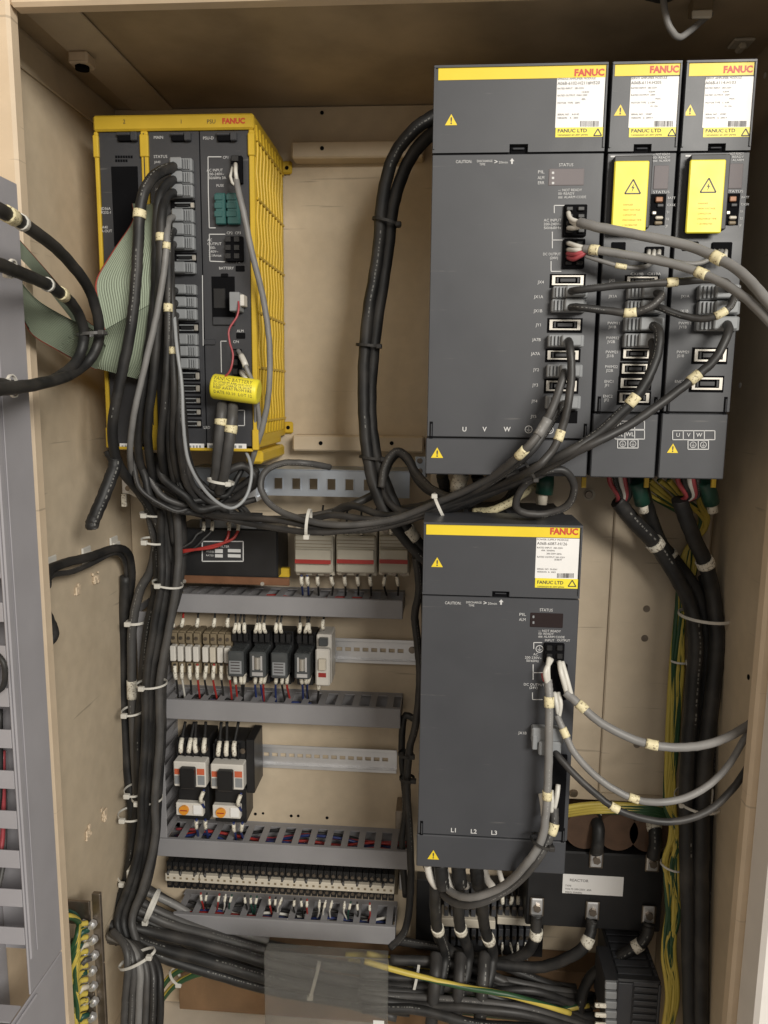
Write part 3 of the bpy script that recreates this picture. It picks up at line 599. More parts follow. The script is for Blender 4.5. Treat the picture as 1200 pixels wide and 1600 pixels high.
# ribbed side wall towards the amplifiers
side = B('side_wall', nx1-.0006, nx1+.0004, YN+.006, YB-.004, nz0+.012, nz1-.004, 'yellow', t, 0)
ny = 9
for i in range(ny):
    y = YN+.012+i*(YB-.02-YN-.012)/(ny-1); P = []
    for k in range(15):
        z = nz0+.02+(nz1-nz0-.03)*k/14; P.append(Vector((nx1+.0007, y+(.0035 if k % 2 else -.0035), z)))
    MB().tube(P, .0016, 6).build('side_rib', 'yellow', t)
for k in range(6):
    z = nz0+.035+(nz1-nz0-.06)*k/5; B('side_bar', nx1+.0003, nx1+.0024, YN+.008, YB-.006, z-.0018, z+.0018, 'yellow', t)
MB().quad(*[Vector(p) for p in ((nx1+.0002, YN+.006, nz1), (nx1+.0002, YB-.02, nz1-.02), (nx1-.003, YB-.02, nz1-.02), (nx1-.003, YN+.006, nz1))])
for px, py, lab in ((448, 262, 'u'), (450, 668, 'l')):
    c = at(px, py, YB-.004); o = B('mounting_ear', nx1-.001, c.x+.007, YB-.006, YB-.0006, c.z-.008, c.z+.008, 'yellow', t, .002); painted_hole(px, py, YB-.006, 3, o)
B('mounting_foot', nx1-.02, nx1+.0008, YN+.02, YB-.01, nz0-.016, nz0-.0003, 'yellow', t, .003)
text('FANUC', 347, 193, 7.6, YN-.0004, 'print_red', t, wpx=36, bold=.045)
for s, x in (('2', 192), ('1', 281), ('PSU', 323)): text(s, x, 193, 6, YN-.0004, 'print_dark', t)
YNf = YN+.003; Yn = YNf-.0004
mods = [(151, 204, 224.5, 0), (238, 204, 314, 1), (315.5, 204, 388, 2)]
px_x = [(nx0+.0047, xm0-.0003), (xm1+.0003, at(316, 450, YNf).x), (at(317.5, 450, YNf).x, nx1-.0063)]
FP = [B('slot_panel', a, b, YNf, YB-.032, nz0+.006, zt-.0006, 'nc_grey', t, .0006) for a, b in px_x]
for fp, px in zip(FP, (196, 280, 352)):
    o = PB('latch', (px-13, 211, px+8, 220), YN-.001, YNf+.001, 'painted_hole', fp); PB('latch_tab', (px+7, 205, px+17, 219), YN-.003, YNf, 'nc_grey', fp)
    PB('latch_tab', (px-15, 206, px+6, 211), YN-.002, YNf, 'nc_grey', fp)
for s, x, y in (('2', 152, 217), ('MAIN', 240, 217), ('PSU-D', 317, 218), ('STATUS', 240, 247), ('LED', 318, 670)): text(s, x, y, 4.4, Yn, 'print_white', t)
for i in range(7):
    for j in range(2):
        if j == 0 or i < 5: PB('vent_hole', (180+i*4, 243+j*6, 183+i*4, 247+j*6), Yn, YNf+.001, 'painted_hole', FP[0], 0)
PB('card_opening', (176, 260, 217, 385), YNf-.0005, YNf+.001, 'painted_hole', FP[0], 0)  # flat panel, the opening's shade painted as near-black
for i, (s, y) in enumerate((('JD36A', 328), ('R232-1', 334), ('JA40', 357), ('A-OUT', 363))): text(s, 158, y, 4, Yn, 'print_white', t)
# connector column of the middle slot: board sockets that are free
def wel(y): return 268+(y-250)*.036, 303+(y-250)*.030
for y0, y1 in ((314, 327), (396, 409), (505, 519), (580, 595), (600, 614), (620, 632), (638, 650), (656, 668)):
    a, b = wel(y0); o = PB('socket_well', (a-4, y0-1, b, y1+1), YNf-.0005, YNf+.001, 'painted_hole', FP[1], 0)
    PB('socket_shell', (a+2, y0+2, b-2, y0+4), YNf-.003, YNf, 'plug_grey', o); PB('socket_shell', (a+2, y1-4, b-2, y1-2), YNf-.003, YNf, 'plug_grey', o)
    PB('socket_lug', (b-8, y0+2, b-2, y1-2), YNf-.004, YNf-.001, 'socket_metal', o); PB('socket_key', (a+5, y0+5, b-10, y1-4), YNf-.0045, YNf, 'black_plastic', o)
for y in (255, 277, 297, 338, 362, 382, 420, 453, 473, 492): text('JA%d' % (y % 9+40), 241+(y-250)*.04, y, 3.6, Yn, 'print_white', t)
bracket(t, [(316.3, 430), (317.5, 540)], Yn)
# power slot
bracket(t, [(346, 245), (325, 245), (325.5, 300), (327, 356), (337, 356)], Yn); bracket(t, [(352, 366), (327, 366), (328, 408), (352, 409)], Yn); bracket(t, [(354, 533), (345, 533), (346, 582)], Yn)
for s, x, y in (('CP1', 348, 248), ('AC INPUT', 323, 268), ('200-240V~', 325, 274), ('50/60Hz 3A', 326, 280), ('FUSE', 338, 292), ('AC', 324, 377), ('OUTPUT', 324, 383), ('200-', 327, 389), ('240V~', 326, 395), ('2.1Amax', 326, 401), ('CP2', 354, 366), ('CP3', 367, 366), ('BATTERY', 342, 421), ('PIL', 369, 411), ('ALM', 370, 519), ('CP4', 364, 536)):
    text(s, x, y, 4, Yn, 'print_white', t)
def conn(parent, pr, Y, cols, rows, mt='painted_hole', kt='black_plastic', d=.006):
    o = PB('terminal_socket', pr, Y-d, Y+.001, mt, parent, .0005); a, b, c, e = pr; w, h = (c-a)/cols, (e-b)/rows
    for i in range(cols):
        for j in range(rows): PB('socket_key', (a+w*(i+.18), b+h*(j+.18), a+w*(i+.82), b+h*(j+.82)), Y-d-.0015, Y-d+.001, kt, o, .0003, Yr=Y)
    return o
conn(FP[2], (361, 243, 378, 286), YNf, 1, 3); conn(FP[2], (352, 369, 379, 408), YNf, 2, 3)
for a, b in ((336, 352), (354.5, 374)):
    f = PB('fuse_holder', (a, 301, b, 350), YNf-.007, YNf, 'teal', FP[2], .001)
    for k in range(3): PB('fuse_rib', (a+2, 306+k*13, b-2, 315+k*13), YNf-.0082, YNf-.0065, 'teal', f, .0004, Yr=YNf)
PB('lamp_window', (368, 415, 382, 424), Yn-.0008, YNf, 'painted_hole', FP[2]); PB('lamp_window', (369, 520, 383, 529), Yn-.0008, YNf, 'painted_hole', FP[2])
o = PB('battery_bay', (331, 432, 367, 500), YNf-.0006, YNf+.001, 'painted_hole', FP[2], 0); PB('bay_edge', (345, 427, 356, 433), YNf-.002, YNf, 'painted_hole', FP[2]); PB('bay_step', (333, 450, 352, 482), YNf-.002, YNf, 'black_plastic', FP[2]); PB('bay_step', (332, 495, 366, 508), YNf-.003, YNf, 'nc_grey', FP[2])
conn(FP[2], (364, 545, 376, 588), YNf, 1, 3); PB('panel_latch', (318, 530, 336, 539), YNf-.002, YNf, 'nc_grey', FP[2])
bracket(t, [(372, 641), (382, 641), (382, 665), (372, 665)], Yn)
for a, b, fp in ((187, 222, FP[0]), (283, 319, FP[1]), (324, 385, FP[2])):
    o = PB('serial_label', (a, 693, b, 703), YNf-.0004, YNf, 'label_white', fp, 0); text('A02B-0285-B500' if a > 300 else 'A16B-3200', a+2, 700.5, 4, YNf-.0006, 'print_dark', o, wpx=(b-a)*.85) if False else None
    for k in range(6): PB('label_mark', (a+3+k*(b-a-6)/6, 696, a+3+(k+.6)*(b-a-6)/6, 700), YNf-.0006, YNf-.0003, 'plug_grey', o, 0)

# grey plugs with their cables, left column of the middle slot
PLUGY = [(250, 270), (271, 290), (291, 311), (329, 350), (351, 371), (372, 392), (411, 429), (446, 462), (465, 482), (484, 501), (522, 540), (541, 558), (560, 577)]
NCC = [
 ([(272, 261, -.068), (256, 266, -.082), (240, 276, -.10), (226, 298, -.115), (218, 335, -.12), (214, 420, -.125), (205, 510, -.125), (187, 600, -.12), (176, 670, -.11), (186, 728, -.08), (222, 775, -.02), (252, 830, .0), (262, 905, .02)], 17, 'cable_black', [(217, 331, 12)], 'thick black cable bowing out in front of the flat ribbon'),
 ([(272, 281, -.068), (258, 290, -.085), (247, 320, -.10), (244, 400, -.105), (240, 480, -.10), (228, 570, -.10), (218, 650, -.09), (218, 720, -.06), (244, 790, -.01), (256, 860, .01)], 14, 'cable_black', (), None),
 ([(272, 301, -.068), (259, 308, -.09), (253, 340, -.11), (251, 420, -.115), (247, 500, -.11), (240, 590, -.105), (231, 670, -.09), (238, 740, -.05), (258, 800, -.01), (266, 880, .01)], 14, 'cable_black', [(252, 368, 11)], 'black cable with cream sleeve beside the grey cable of the controller'),
 ([(272, 339, -.068), (264, 344, -.09), (261, 365, -.115), (259, 400, -.12), (254, 440, -.12), (242, 505, -.12), (222, 590, -.12), (209, 650, -.115), (203, 705, -.09), (206, 742, -.05)], 10, 'cable_grey', [(259, 385, 10)], 'mid grey round cable weaving down in front of the black controller cables'),
 ([(272, 361, -.068), (266, 367, -.09), (264, 400, -.105), (263, 470, -.115), (262, 550, -.115), (257, 630, -.11), (251, 700, -.09), (262, 770, -.03), (272, 850, 0)], 12, 'cable_black', [(263, 480, 12)], 'black cable with cream sleeve level with the battery connector'),
 ([(272, 382, -.068), (267, 388, -.085), (267, 430, -.10), (270, 500, -.11), (271, 548, -.115), (273, 620, -.115), (271, 700, -.09), (283, 760, -.05), (310, 795, -.03), (350, 805, -.02)], 12, 'cable_dark', [(270, 546, 11)], 'dark cable with cream sleeve at half height of the controller, bending right below it'),
 ([(274, 420, -.068), (270, 424, -.078), (271, 470, -.10), (276, 540, -.125), (284, 600, -.13), (287, 670, -.13), (296, 725, -.12), (325, 772, -.10), (360, 794, -.08), (385, 775, -.07), (393, 735, -.06), (383, 703, -.05), (372, 690, -.045)], 5.5, 'cable_pale', (), 'thin pale grey cable hanging in a loop below the controller'),
 ([(275, 454, -.068), (268, 460, -.085), (264, 500, -.095), (260, 580, -.10), (257, 660, -.09), (257, 730, -.06), (270, 800, -.01), (276, 880, .01)], 11, 'cable_dark', (), None),
 ([(275, 474, -.068), (270, 478, -.085), (270, 530, -.105), (266, 620, -.105), (264, 690, -.09), (275, 760, -.05), (300, 800, -.02), (380, 812, -.01)], 11, 'cable_black', (), None),
 ([(276, 493, -.068), (273, 500, -.085), (277, 560, -.10), (280, 640, -.11), (281, 700, -.10), (296, 765, -.06), (340, 800, -.03), (410, 806, -.02)], 11, 'cable_dark', (), None),
 ([(277, 531, -.068), (274, 538, -.08), (276, 600, -.09), (274, 690, -.08), (270, 760, -.04), (274, 830, 0)], 10, 'cable_black', (), None),
 ([(278, 549, -.068), (276, 558, -.08), (283, 620, -.095), (288, 700, -.085), (303, 760, -.06), (345, 790, -.04), (400, 780, -.03)], 10, 'cable_dark', (), None),
 ([(278, 568, -.068), (279, 578, -.08), (287, 640, -.09), (294, 710, -.075), (312, 752, -.055), (350, 775, -.045), (372, 745, -.04), (380, 728, -.03)], 9, 'cable_black', (), None)]
ORD = ('first', 'second', 'third', 'fourth', 'fifth', 'sixth', 'seventh', 'eighth', 'ninth', 'tenth', 'eleventh', 'twelfth', 'thirteenth')
for no, ((y0, y1), (pts, w, mt, mk, lab)) in enumerate(zip(PLUGY, NCC)):
    o = cable(pts, w, mt, lab or 'dark cable on the %s grey plug down the controller connector column' % ORD[no], marks=mk, group='plugged cables of the controller')
    a, b = wel(y0); plug(o, (a, y0, b, y1), YNf, .014)
# flat ribbon cable
def strip(rows, name, parent=None, mt='ribbon', seg=6, th=.0011, **k):
    Lp = spline([at(*r[0]) for r in rows], seg); Rp = spline([at(*r[1]) for r in rows], seg); mb = MB(); nw = 8; uv = {}; d = 0
    for i, (a, b) in enumerate(zip(Lp, Rp)):
        if i: d += (a-Lp[i-1]).length
        for j in range(nw+1): q = a.lerp(b, j/nw); uv[len(mb.v)] = (j/nw, d); mb.v.append(q)
    n = len(mb.v)
    for i in range(n): uv[n+i] = uv[i]; mb.v.append(mb.v[i]+Vector((0, th, 0)))
    for i in range(len(Lp)-1):
        for j in range(nw):
            q = (i*(nw+1)+j, i*(nw+1)+j+1, (i+1)*(nw+1)+j+1, (i+1)*(nw+1)+j); mb.f.append(q); mb.f.append(tuple(n+z for z in q[::-1]))
        for j in (0, nw):
            a, b = i*(nw+1)+j, (i+1)*(nw+1)+j; mb.f.append((a, b, n+b, n+a) if j else (a, n+a, n+b, b))
    mb.uv = uv; mb.sm = True; return mb.build(name, mt, parent, **k)
r = thing('ribbon_cable', at(185, 590, -.09), 'grey green flat ribbon cable with red edge, folded over beside the controller', 'ribbon cable')
strip([((206, 318, -.058), (238, 318, -.058)), ((208, 335, -.08), (242, 340, -.08)), ((203, 352, -.094), (244, 362, -.09)), ((172, 398, -.105), (243, 400, -.10)), ((149, 440, -.112), (242, 430, -.10)), ((154, 480, -.115), (242, 452, -.10)), ((162, 516, -.113), (240, 472, -.10))], 'ribbon_fold', r)
strip([((162, 516, -.112), (240, 472, -.098)), ((150, 540, -.10), (240, 500, -.092)), ((140, 566, -.095), (232, 560, -.085)), ((146, 574, -.09), (214, 592, -.08))], 'ribbon_fold', r)
strip([((28, 372, -.26), (30, 402, -.26)), ((60, 408, -.24), (58, 432, -.24)), ((100, 455, -.20), (92, 474, -.20)), ((135, 500, -.14), (130, 522, -.14)), ((160, 515, -.115), (150, 545, -.115))], 'ribbon_run', r)
strip([((36, 500, -.26), (32, 440, -.26)), ((52, 525, -.24), (60, 470, -.235)), ((90, 548, -.20), (108, 498, -.19)), ((120, 565, -.14), (145, 515, -.14)), ((150, 578, -.095), (165, 540, -.10))], 'ribbon_run', r)
# two stout cables with screens into the power slot, buffer battery, input cable
cable([(347, 632, -.075), (346, 650, -.085), (342, 690, -.085), (338, 735, -.07), (334, 760, -.05)], 17, 'cable_midgrey', 'grey stub cable under the yellow battery, the one nearer the connector column', marks=[(341, 660, 9)])
cable([(364, 634, -.075), (362, 660, -.085), (357, 700, -.085), (350, 742, -.07), (343, 768, -.05)], 17, 'cable_midgrey', 'grey stub cable under the yellow battery, nearer the ribbed yellow side', marks=[(360, 668, 12)])
c0, c1 = at(332, 603, -.085), at(405, 613, -.085); ax = (c1-c0); rr = 19.5*mpp(c0)
o = thing('backup_battery', (c0+c1)/2-Vector((0, 0, rr)), 'yellow cylindrical backup battery with black print hung in front of the controller', 'battery')
P = [c0+ax*f for f in (0, .015, .05, .95, .985, 1)]; prof = [.80, .93, 1, 1, .93, .80]
mb = MB(); an = ax.normalized(); tt = an.orthogonal().normalized(); uu = an.cross(tt); n = 28
for p, f in zip(P, prof): mb.v += [p+tt*(math.cos(2*math.pi*i/n)*rr*f)+uu*(math.sin(2*math.pi*i/n)*rr*f) for i in range(n)]
for i in range(5):
    for j in range(n): k = (j+1) % n; mb.f.append((i*n+j, i*n+k, (i+1)*n+k, (i+1)*n+j))
mb.f.append(tuple(range(n-1, -1, -1))); mb.f.append(tuple(5*n+j for j in range(n))); mb.sm = True; mb.build('battery_can', 'yellow_bright', o)
rows_ = ((.56, 'FANUC BATTERY', 7), (.32, '3V LITHIUM A98L-0031-0012', 4), (.10, 'DO NOT CHARGE OR SHORT', 4), (-.12, 'KEEP AWAY FROM FIRE', 4), (-.48, 'DATE 03.10  LOT 12', 5))
for f, sline, h in rows_:                 # print wrapped on the can
    cu = bpy.data.curves.new('t', 'FONT'); cu.body = sline; cu.align_x = 'CENTER'; cu.resolution_u = 1; ob = bpy.data.objects.new('t', cu); me = bpy.data.meshes.new_from_object(ob); bpy.data.objects.remove(ob)
    wd_ = max(v.co.x for v in me.vertices)-min(v.co.x for v in me.vertices); kx = 60*mpp(c0)/wd_; k = h*mpp(c0)/.7; th0 = math.asin(f); mid = (c0+c1)/2
    for v in me.vertices:
        th = th0+(v.co.y*k)/rr; v.co = mid+an*(v.co.x*kx)+Vector((0, -math.cos(th)*rr*1.012, math.sin(th)*rr*1.012))-ORG[o.name]
    me.materials.append(MATS['print_dark']); q = bpy.data.objects.new('lettering', me); COL.objects.link(q); q.parent = o
o = cable([(372, 468, -.075), (373, 480, -.082), (370, 495, -.085), (358, 515, -.088), (359, 535, -.09), (364, 555, -.092), (360, 578, -.094), (350, 590, -.09)], 3.2, 'pink_wire', 'thin red wire pair from the battery connector to the yellow battery', cat='wire', name='battery_wire')
PB('connector_body', (358, 456, 374, 486), -.078, -.058, 'plug_grey', o); PB('connector_body', (372, 460, 381, 478), -.074, -.058, 'white_plastic', o)
o = cable([(369, 281, -.075), (372, 296, -.085), (380, 330, -.09), (395, 400, -.085), (412, 470, -.075), (421, 540, -.07), (420, 610, -.065), (412, 660, -.06), (398, 705, -.05), (390, 730, -.03)], 9.5, 'cable_grey', 'long grey supply cable hanging across the ribbed yellow side')
MB().tube([at(*p) for p in ((368, 256, -.072), (368, 268, -.078), (370, 283, -.078))], .0022, 8).build('ferrule', 'white_wire', o)
MB().tube([at(*p) for p in ((363, 262, -.07), (360, 276, -.077), (363, 286, -.08), (371, 292, -.083))], .0016, 8).build('ferrule', 'white_wire', o)
for i, pts in enumerate(([(372, 548, -.066), (380, 562, -.08), (387, 580, -.085), (395, 600, -.08), (400, 650, -.06), (392, 690, -.05)], [(376, 580, -.066), (386, 592, -.08), (398, 610, -.075), (405, 660, -.06), (398, 700, -.05)])):
    o = cable(pts, 7, 'cable_grey', 'grey control wire with white ferrules beside the yellow battery', group='ferruled wires beside the battery', cat='wire', name='wire')
    MB().tube(cut(spline([at(*p) for p in pts]), .16 if i == 0 else .12, .018), .0036, 8).build('ferrule', 'white_wire', o)

# ================================================================== zinc rail, earth clamp
x0, x1 = at(300, 750, .03).x, at(640, 757, .03).x; z1, z0 = 1.3505, 1.3165; yz = .03
t = thing('zinc_rail', ((x0+x1)/2, .05, z0), 'galvanised perforated steel rail with square holes under the controller', 'rail')
hx = [at(px, 756, yz).x for px in (350, 379, 407, 435, 463, 490, 518, 546, 575, 604)]; hw, hz0, hz1 = .0052, 1.3255, 1.3395
mb = MB().box(x0, x1, yz, yz+.0018, hz1, z1-.0005).box(x0, x1, yz, yz+.0018, z0, hz0); e = [x0]+[v for h in hx for v in (h-hw, h+hw)]+[x1]
for a, b in zip(e[::2], e[1::2]): mb.box(a, b, yz, yz+.0018, hz0, hz1)
mb.build('web', 'zinc', t); B('flange', x0, x1, yz, yz+.05, z1-.0004, z1+.0014, 'zinc', t, .0006)
for h in hx: MB().box(h-hw-.001, h-hw, yz-.0012, yz, hz0-.001, hz1+.001).box(h+hw, h+hw+.001, yz-.0012, yz, hz0-.001, hz1+.001).box(h-hw, h+hw, yz-.0012, yz, hz0-.001, hz0).build('hole_lip', 'zinc', t)
B('rail_bracket', x0+.01, x0+.03, yz+.003, YB-.0005, z0+.004, z1-.002, 'zinc', t); B('rail_bracket', x1-.03, x1-.01, yz+.003, YB-.0005, z0+.004, z1-.002, 'zinc', t)
o = PB('angle_bracket', (648, 713, 666, 746), .028, .032, 'zinc', None, label='small zinc angle bracket with two bolts beside the wide amplifier', cat='bracket')
B('fold', at(666, 730, .03).x-.001, at(666, 730, .03).x+.001, .0325, YB-.001, ORG[o.name].z, ORG[o.name].z+.028, 'zinc', o)
screw(656, 720, .028, 5, 'bolt', o); screw(656, 736, .028, 5, 'bolt', o)
c = at(200, 760, .02); t = thing('earth_clamp', c, 'shiny metal shield clamp with bolts beside the cable bundle', 'clamp')
PB('clamp_plate', (190, 744, 208, 772), .018, .022, 'steel', t, .001); screw(200, 749, .018, 5, 'bolt', t); screw(200, 763, .018, 5, 'bolt', t)
mb = MB().tube(spline([at(*p) for p in ((206, 768, .015), (216, 772, .005), (225, 766, .0), (231, 776, .0), (230, 786, .004))]), .0045, 10); mb.build('clamp_saddle', 'steel', t)
o = PB('wire_tag', (189, 772, 197, 792), .016, .02, 'sleeve', t)
B('clamp_stand', c.x-.004, c.x+.004, .0225, YB-.0005, c.z-.008, c.z+.008, 'steel', t)
o = PB('shield_clamp', (384, 752, 399, 782), -.005, .02, 'steel', None, .002, label='shiny shield clamp at the rail behind the hanging pale cable', cat='clamp'); PB('clamp_ear', (382, 776, 402, 784), -.004, .028, 'steel', o, .001)

# ================================================================== slotted wiring ducts
YD = .04
def hduct(name, x0, x1, z0, z1, lab, pitch=.0236, fw=.0092, cols=()):
    t = thing(name, ((x0+x1)/2, YB-.03, z0), lab, 'wiring duct', 'horizontal wiring ducts')
    B('duct_base', x0, x1, YB-.0025, YB-.0005, z0, z1, 'duct', t)
    B('duct_cover', x0-.002, x1, YD, YD+.0018, z0-.0008, z1+.0008, 'duct', t, .0008)
    MB().box(x0, x1, YD+.0018, YD+.006, z1-.001, z1+.0008).box(x0, x1, YD+.0018, YD+.006, z0-.0008, z0+.001).build('cover_lip', 'duct', t)
    MB().box(x0, x1, YB-.012, YB-.0026, z1-.0018, z1-.0002).box(x0, x1, YB-.012, YB-.0026, z0+.0002, z0+.0018).build('duct_rail', 'duct', t)
    n = int((x1-x0)/pitch); proto = None
    for zz in (z1-.0018, z0+.0002):
        for i in range(n+1):
            xx = x0+.003+i*pitch
            if xx+fw > x1: continue
            B('duct_finger', xx, xx+fw, YD+.0062, YB-.0121, zz, zz+.0016, 'duct', t, 0)
    B('duct_end', x1-.0016, x1-.0001, YD+.0062, YB-.0121, z0+.0022, z1-.002, 'duct', t, 0)
    return t
D1 = hduct('wiring_duct', -.35, -.032, 1.153, 1.177, 'grey slotted wiring duct directly under the three white breakers')
D2 = hduct('wiring_duct', -.363, -.033, .999, 1.0255, 'grey slotted wiring duct below the row of relays')
D3 = hduct('wiring_duct', -.378, -.016, .790, .8155, 'grey slotted wiring duct showing red and blue wires, below the two contactors')
D4 = hduct('wiring_duct', -.36, -.036, .672, .698, 'grey slotted wiring duct below the long terminal strip')
# wires lying in the ducts
for (z, xs, xe, cols, lab) in ((1.165, -.34, -.04, ('cable_black', 'blue_wire', 'cable_black', 'red_wire'), 'wire lying inside the duct under the white breakers'),
        (1.012, -.35, -.16, ('blue_wire', 'red_wire', 'cable_black', 'blue_wire', 'cable_black'), 'wire lying inside the duct under the relays'),
        (.803, -.365, -.022, ('red_wire', 'cable_black', 'blue_wire', 'red_wire', 'blue_wire', 'pink_wire', 'cable_black'), 'wire lying inside the duct under the contactors'),
        (.685, -.35, -.05, ('cable_black', 'red_wire', 'blue_wire', 'white_wire', 'cable_black'), 'wire lying inside the duct under the terminal strip')):
    for i, cm in enumerate(cols):
        P = spline([Vector((xs+(xe-xs)*k/7, YD+.012+i*.006+random.uniform(-.004, .004), z+random.uniform(-.004, .008))) for k in range(8)], 4)
        MB().tube(P, .0021, 7).build('wire', cm, label=lab, cat='wire', group=lab+'s')
# vertical duct left of the rows
vx0, vx1 = -.398, -.3645; t = thing('vertical_wiring_duct', (-.385, .07, .80), 'grey slotted vertical wiring duct behind the black cable bundle', 'wiring duct')
B('duct_base', vx0, vx1, YB-.0025, YB-.0005, .80, 1.175, 'duct', t); B('duct_cover', vx0, vx1, YD+.001, YD+.0028, .817, 1.151, 'duct', t)
for i in range(15):
    z = .822+i*.0232
    if any(abs(z-q) < .016 for q in (1.012,)): continue
    B('duct_finger', vx1-.0016, vx1, YD+.003, YB-.0026, z, z+.010, 'duct', t, 0); B('duct_finger', vx0, vx0+.0016, YD+.003, YB-.0026, z, z+.010, 'duct', t, 0)

# ================================================================== mounting rails
def din(x0, x1, zc, lab):
    t = thing('mounting_rail', ((x0+x1)/2, YB-.005, zc-.0175), lab, 'rail', 'slotted mounting rails'); yf = YB-.0085
    pitch = .0125; n = int((x1-x0-.01)/pitch); sh = .0028; e = [x0]; 
    for i in range(n): xx = x0+.008+i*pitch; e += [xx-.0042, xx+.0042]
    e.append(x1); mb = MB().box(x0, x1, yf+.006, yf+.0072, zc-.0135, zc-sh).box(x0, x1, yf+.006, yf+.0072, zc+sh, zc+.0135)
    for a, b in zip(e[::2], e[1::2]): mb.box(a, b, yf+.006, yf+.0072, zc-sh, zc+sh)
    mb.build('rail_web', 'steel', t)
    for s in (-1, 1):
        MB().box(x0, x1, yf+.001, yf+.0059, zc+s*.0136-.0006, zc+s*.0136+.0006).box(x0, x1, yf, yf+.0011, min(zc+s*.0133, zc+s*.0180), max(zc+s*.0133, zc+s*.0180), .0004).build('rail_lip', 'steel', t)
    return t
zr1 = at(590, 1015, YB).z; zr2 = at(500, 1181, YB).z
R1 = din(-.345, -.012, zr1, 'zinc mounting rail carrying relays and fuse terminals, bare at the end by the power supply'); R2 = din(-.365, -.04, zr2, 'zinc mounting rail carrying the two contactors, bare for most of its length')
screw(644, 1016, YB-.003, 6, 'bolt', R1)
WIRES = ['cable_black', 'blue_wire', 'cable_black', 'red_wire']
def ferruled(top, end, Y0, Y1, wm, lab, sl=16, w=3.4, sw=6.2, sm='sleeve', grp=None):
    """short wire with a printed white sleeve: from terminal (photo px) to duct"""
    a, b = at(*top, Y0), at(*end, Y1); mid = a.lerp(b, .45)+Vector((random.uniform(-.003, .003), -.006, 0))
    P = spline([a, a.lerp(mid, .5)+Vector((0, -.003, 0)), mid, b], 5); k = mpp(a)
    o = MB().tube(P, w*.5*k, 7).build('wire', wm, label=lab, cat='wire', group=lab+'s')
    d = sum((P[i]-P[i-1]).length for i in range(1, len(P)))
    MB().tube(cut(P, min(.5, (sl*.5+3)*k/d), sl*k), sw*.5*k, 8).build('marker_sleeve', sm, o); return o
# ---- fuse terminals
fx = (273, 284.5, 296.5, 308.5, 323, 334.5, 346, 357)
for i, px in enumerate(fx):
    c = at(px, 1010, .06); t = thing('fuse_terminal', (c.x, .07, zr1-.03), 'brown rail terminal with white fuse cartridge, %s from the vertical duct' % ORD[i], 'terminal', 'fuse terminals on the relay rail')
    w = 5.2*mpp(c)
    B('terminal_body', c.x-w, c.x+w, .062, YB-.009, zr1-.031, zr1+.030, 'brown_plastic', t, .001)
    B('fuse_cartridge', c.x-w*.86, c.x+w*.86, .050, .0618, zr1-.0105, zr1+.0115, 'white_plastic' if i != 5 else 'cream_plastic', t, .0012)
    for s in (-1, 1):
        B('terminal_step', c.x-w*.95, c.x+w*.95, .056, .0618, zr1+s*.0215-.0075, zr1+s*.0215+.0075, 'brown_plastic', t, .001)
        MB().cyl((c.x, .0558, zr1+s*.022), (0, -1, 0), w*.55, .0012, 10).build('terminal_screw', 'bolt', t)
    ferruled((px, 980), (px+random.uniform(-3, 3), 955), .054, .06, random.choice(WIRES), 'short sleeved wire from a fuse terminal up to the duct', 15) if i in (0, 1, 3, 5, 7) else None
    ferruled((px, 1037), (px+random.uniform(1, 7), 1098), .054, .07, ('white_wire' if i == 1 else 'red_wire' if i % 2 else 'cable_black'), 'short sleeved wire from a fuse terminal down to the duct', 22)
# ---- relays in sockets
for i, (a, b, clear) in enumerate(((361, 388, 0), (394, 422, 1), (427, 455, 0), (463, 490, 1))):
    c = at((a+b)/2, 1025, .05); hw = (b-a)*.5*mpp(c)
    t = thing('relay', (c.x, .07, zr1-.036), ('smoked plug in relay with printed front next to the fuse terminals', 'clear plug in relay with shiny coil between the two smoked relays', 'smoked plug in relay with printed front between two clear relays', 'clear plug in relay with shiny coil beside the small white breaker')[i], 'relay', 'plug in relays')
    B('relay_socket', c.x-hw*1.08, c.x+hw*1.08, .064, YB-.009, zr1-.040, zr1+.034, 'black_plastic', t, .001)
    B('relay_case', c.x-hw*.92, c.x+hw*.92, .028, .0638, zr1-.021, zr1+.015, 'clear_relay', t, .0018)
    if clear:
        MB().cyl((c.x, .0285, zr1-.008), (0, 0, 1), hw*.34, .016, 14).build('coil', 'socket_metal', t)
        MB().box(c.x-hw*.6, c.x+hw*.6, .0272, .0278, zr1-.018, zr1-.013).box(c.x-hw*.55, c.x-hw*.35, .0272, .0278, zr1-.010, zr1+.010).box(c.x+hw*.35, c.x+hw*.55, .0272, .0278, zr1-.010, zr1+.010).build('contact_frame', 'steel', t)
    else:
        o = B('front_print', c.x-hw*.7, c.x+hw*.7, .0272, .0278, zr1-.016, zr1+.002, 'plug_grey', t, 0)
        for k in range(4): B('print_line', c.x-hw*.55, c.x+hw*.5, .0269, .0271, zr1-.013+k*.004, zr1-.0115+k*.004, 'print_dark', o, 0)
    for k in range(3):
        B('socket_block', c.x-hw+k*hw*.68, c.x-hw+k*hw*.68+hw*.56, .054, .0638, zr1+.020, zr1+.033, 'black_plastic', t); B('socket_block', c.x-hw+k*hw*.68, c.x-hw+k*hw*.68+hw*.56, .054, .0638, zr1-.039, zr1-.026, 'black_plastic', t)
    for k in range(2+(i != 2)):
        px = a+6+k*8.5; ferruled((px-1, 990), (px+random.uniform(-3, 3), 957), .052, .06, 'cable_black', 'black wire with white sleeve from relay socket up to the duct', 17)
    for k in range(3):
        px = a+7+k*8; ferruled((px, 1048), (px+random.uniform(-5, 5), 1098), .052, .07, random.choice(('blue_wire', 'blue_wire', 'red_wire', 'cable_black')), 'sleeved wire from relay socket down to the duct', 18)
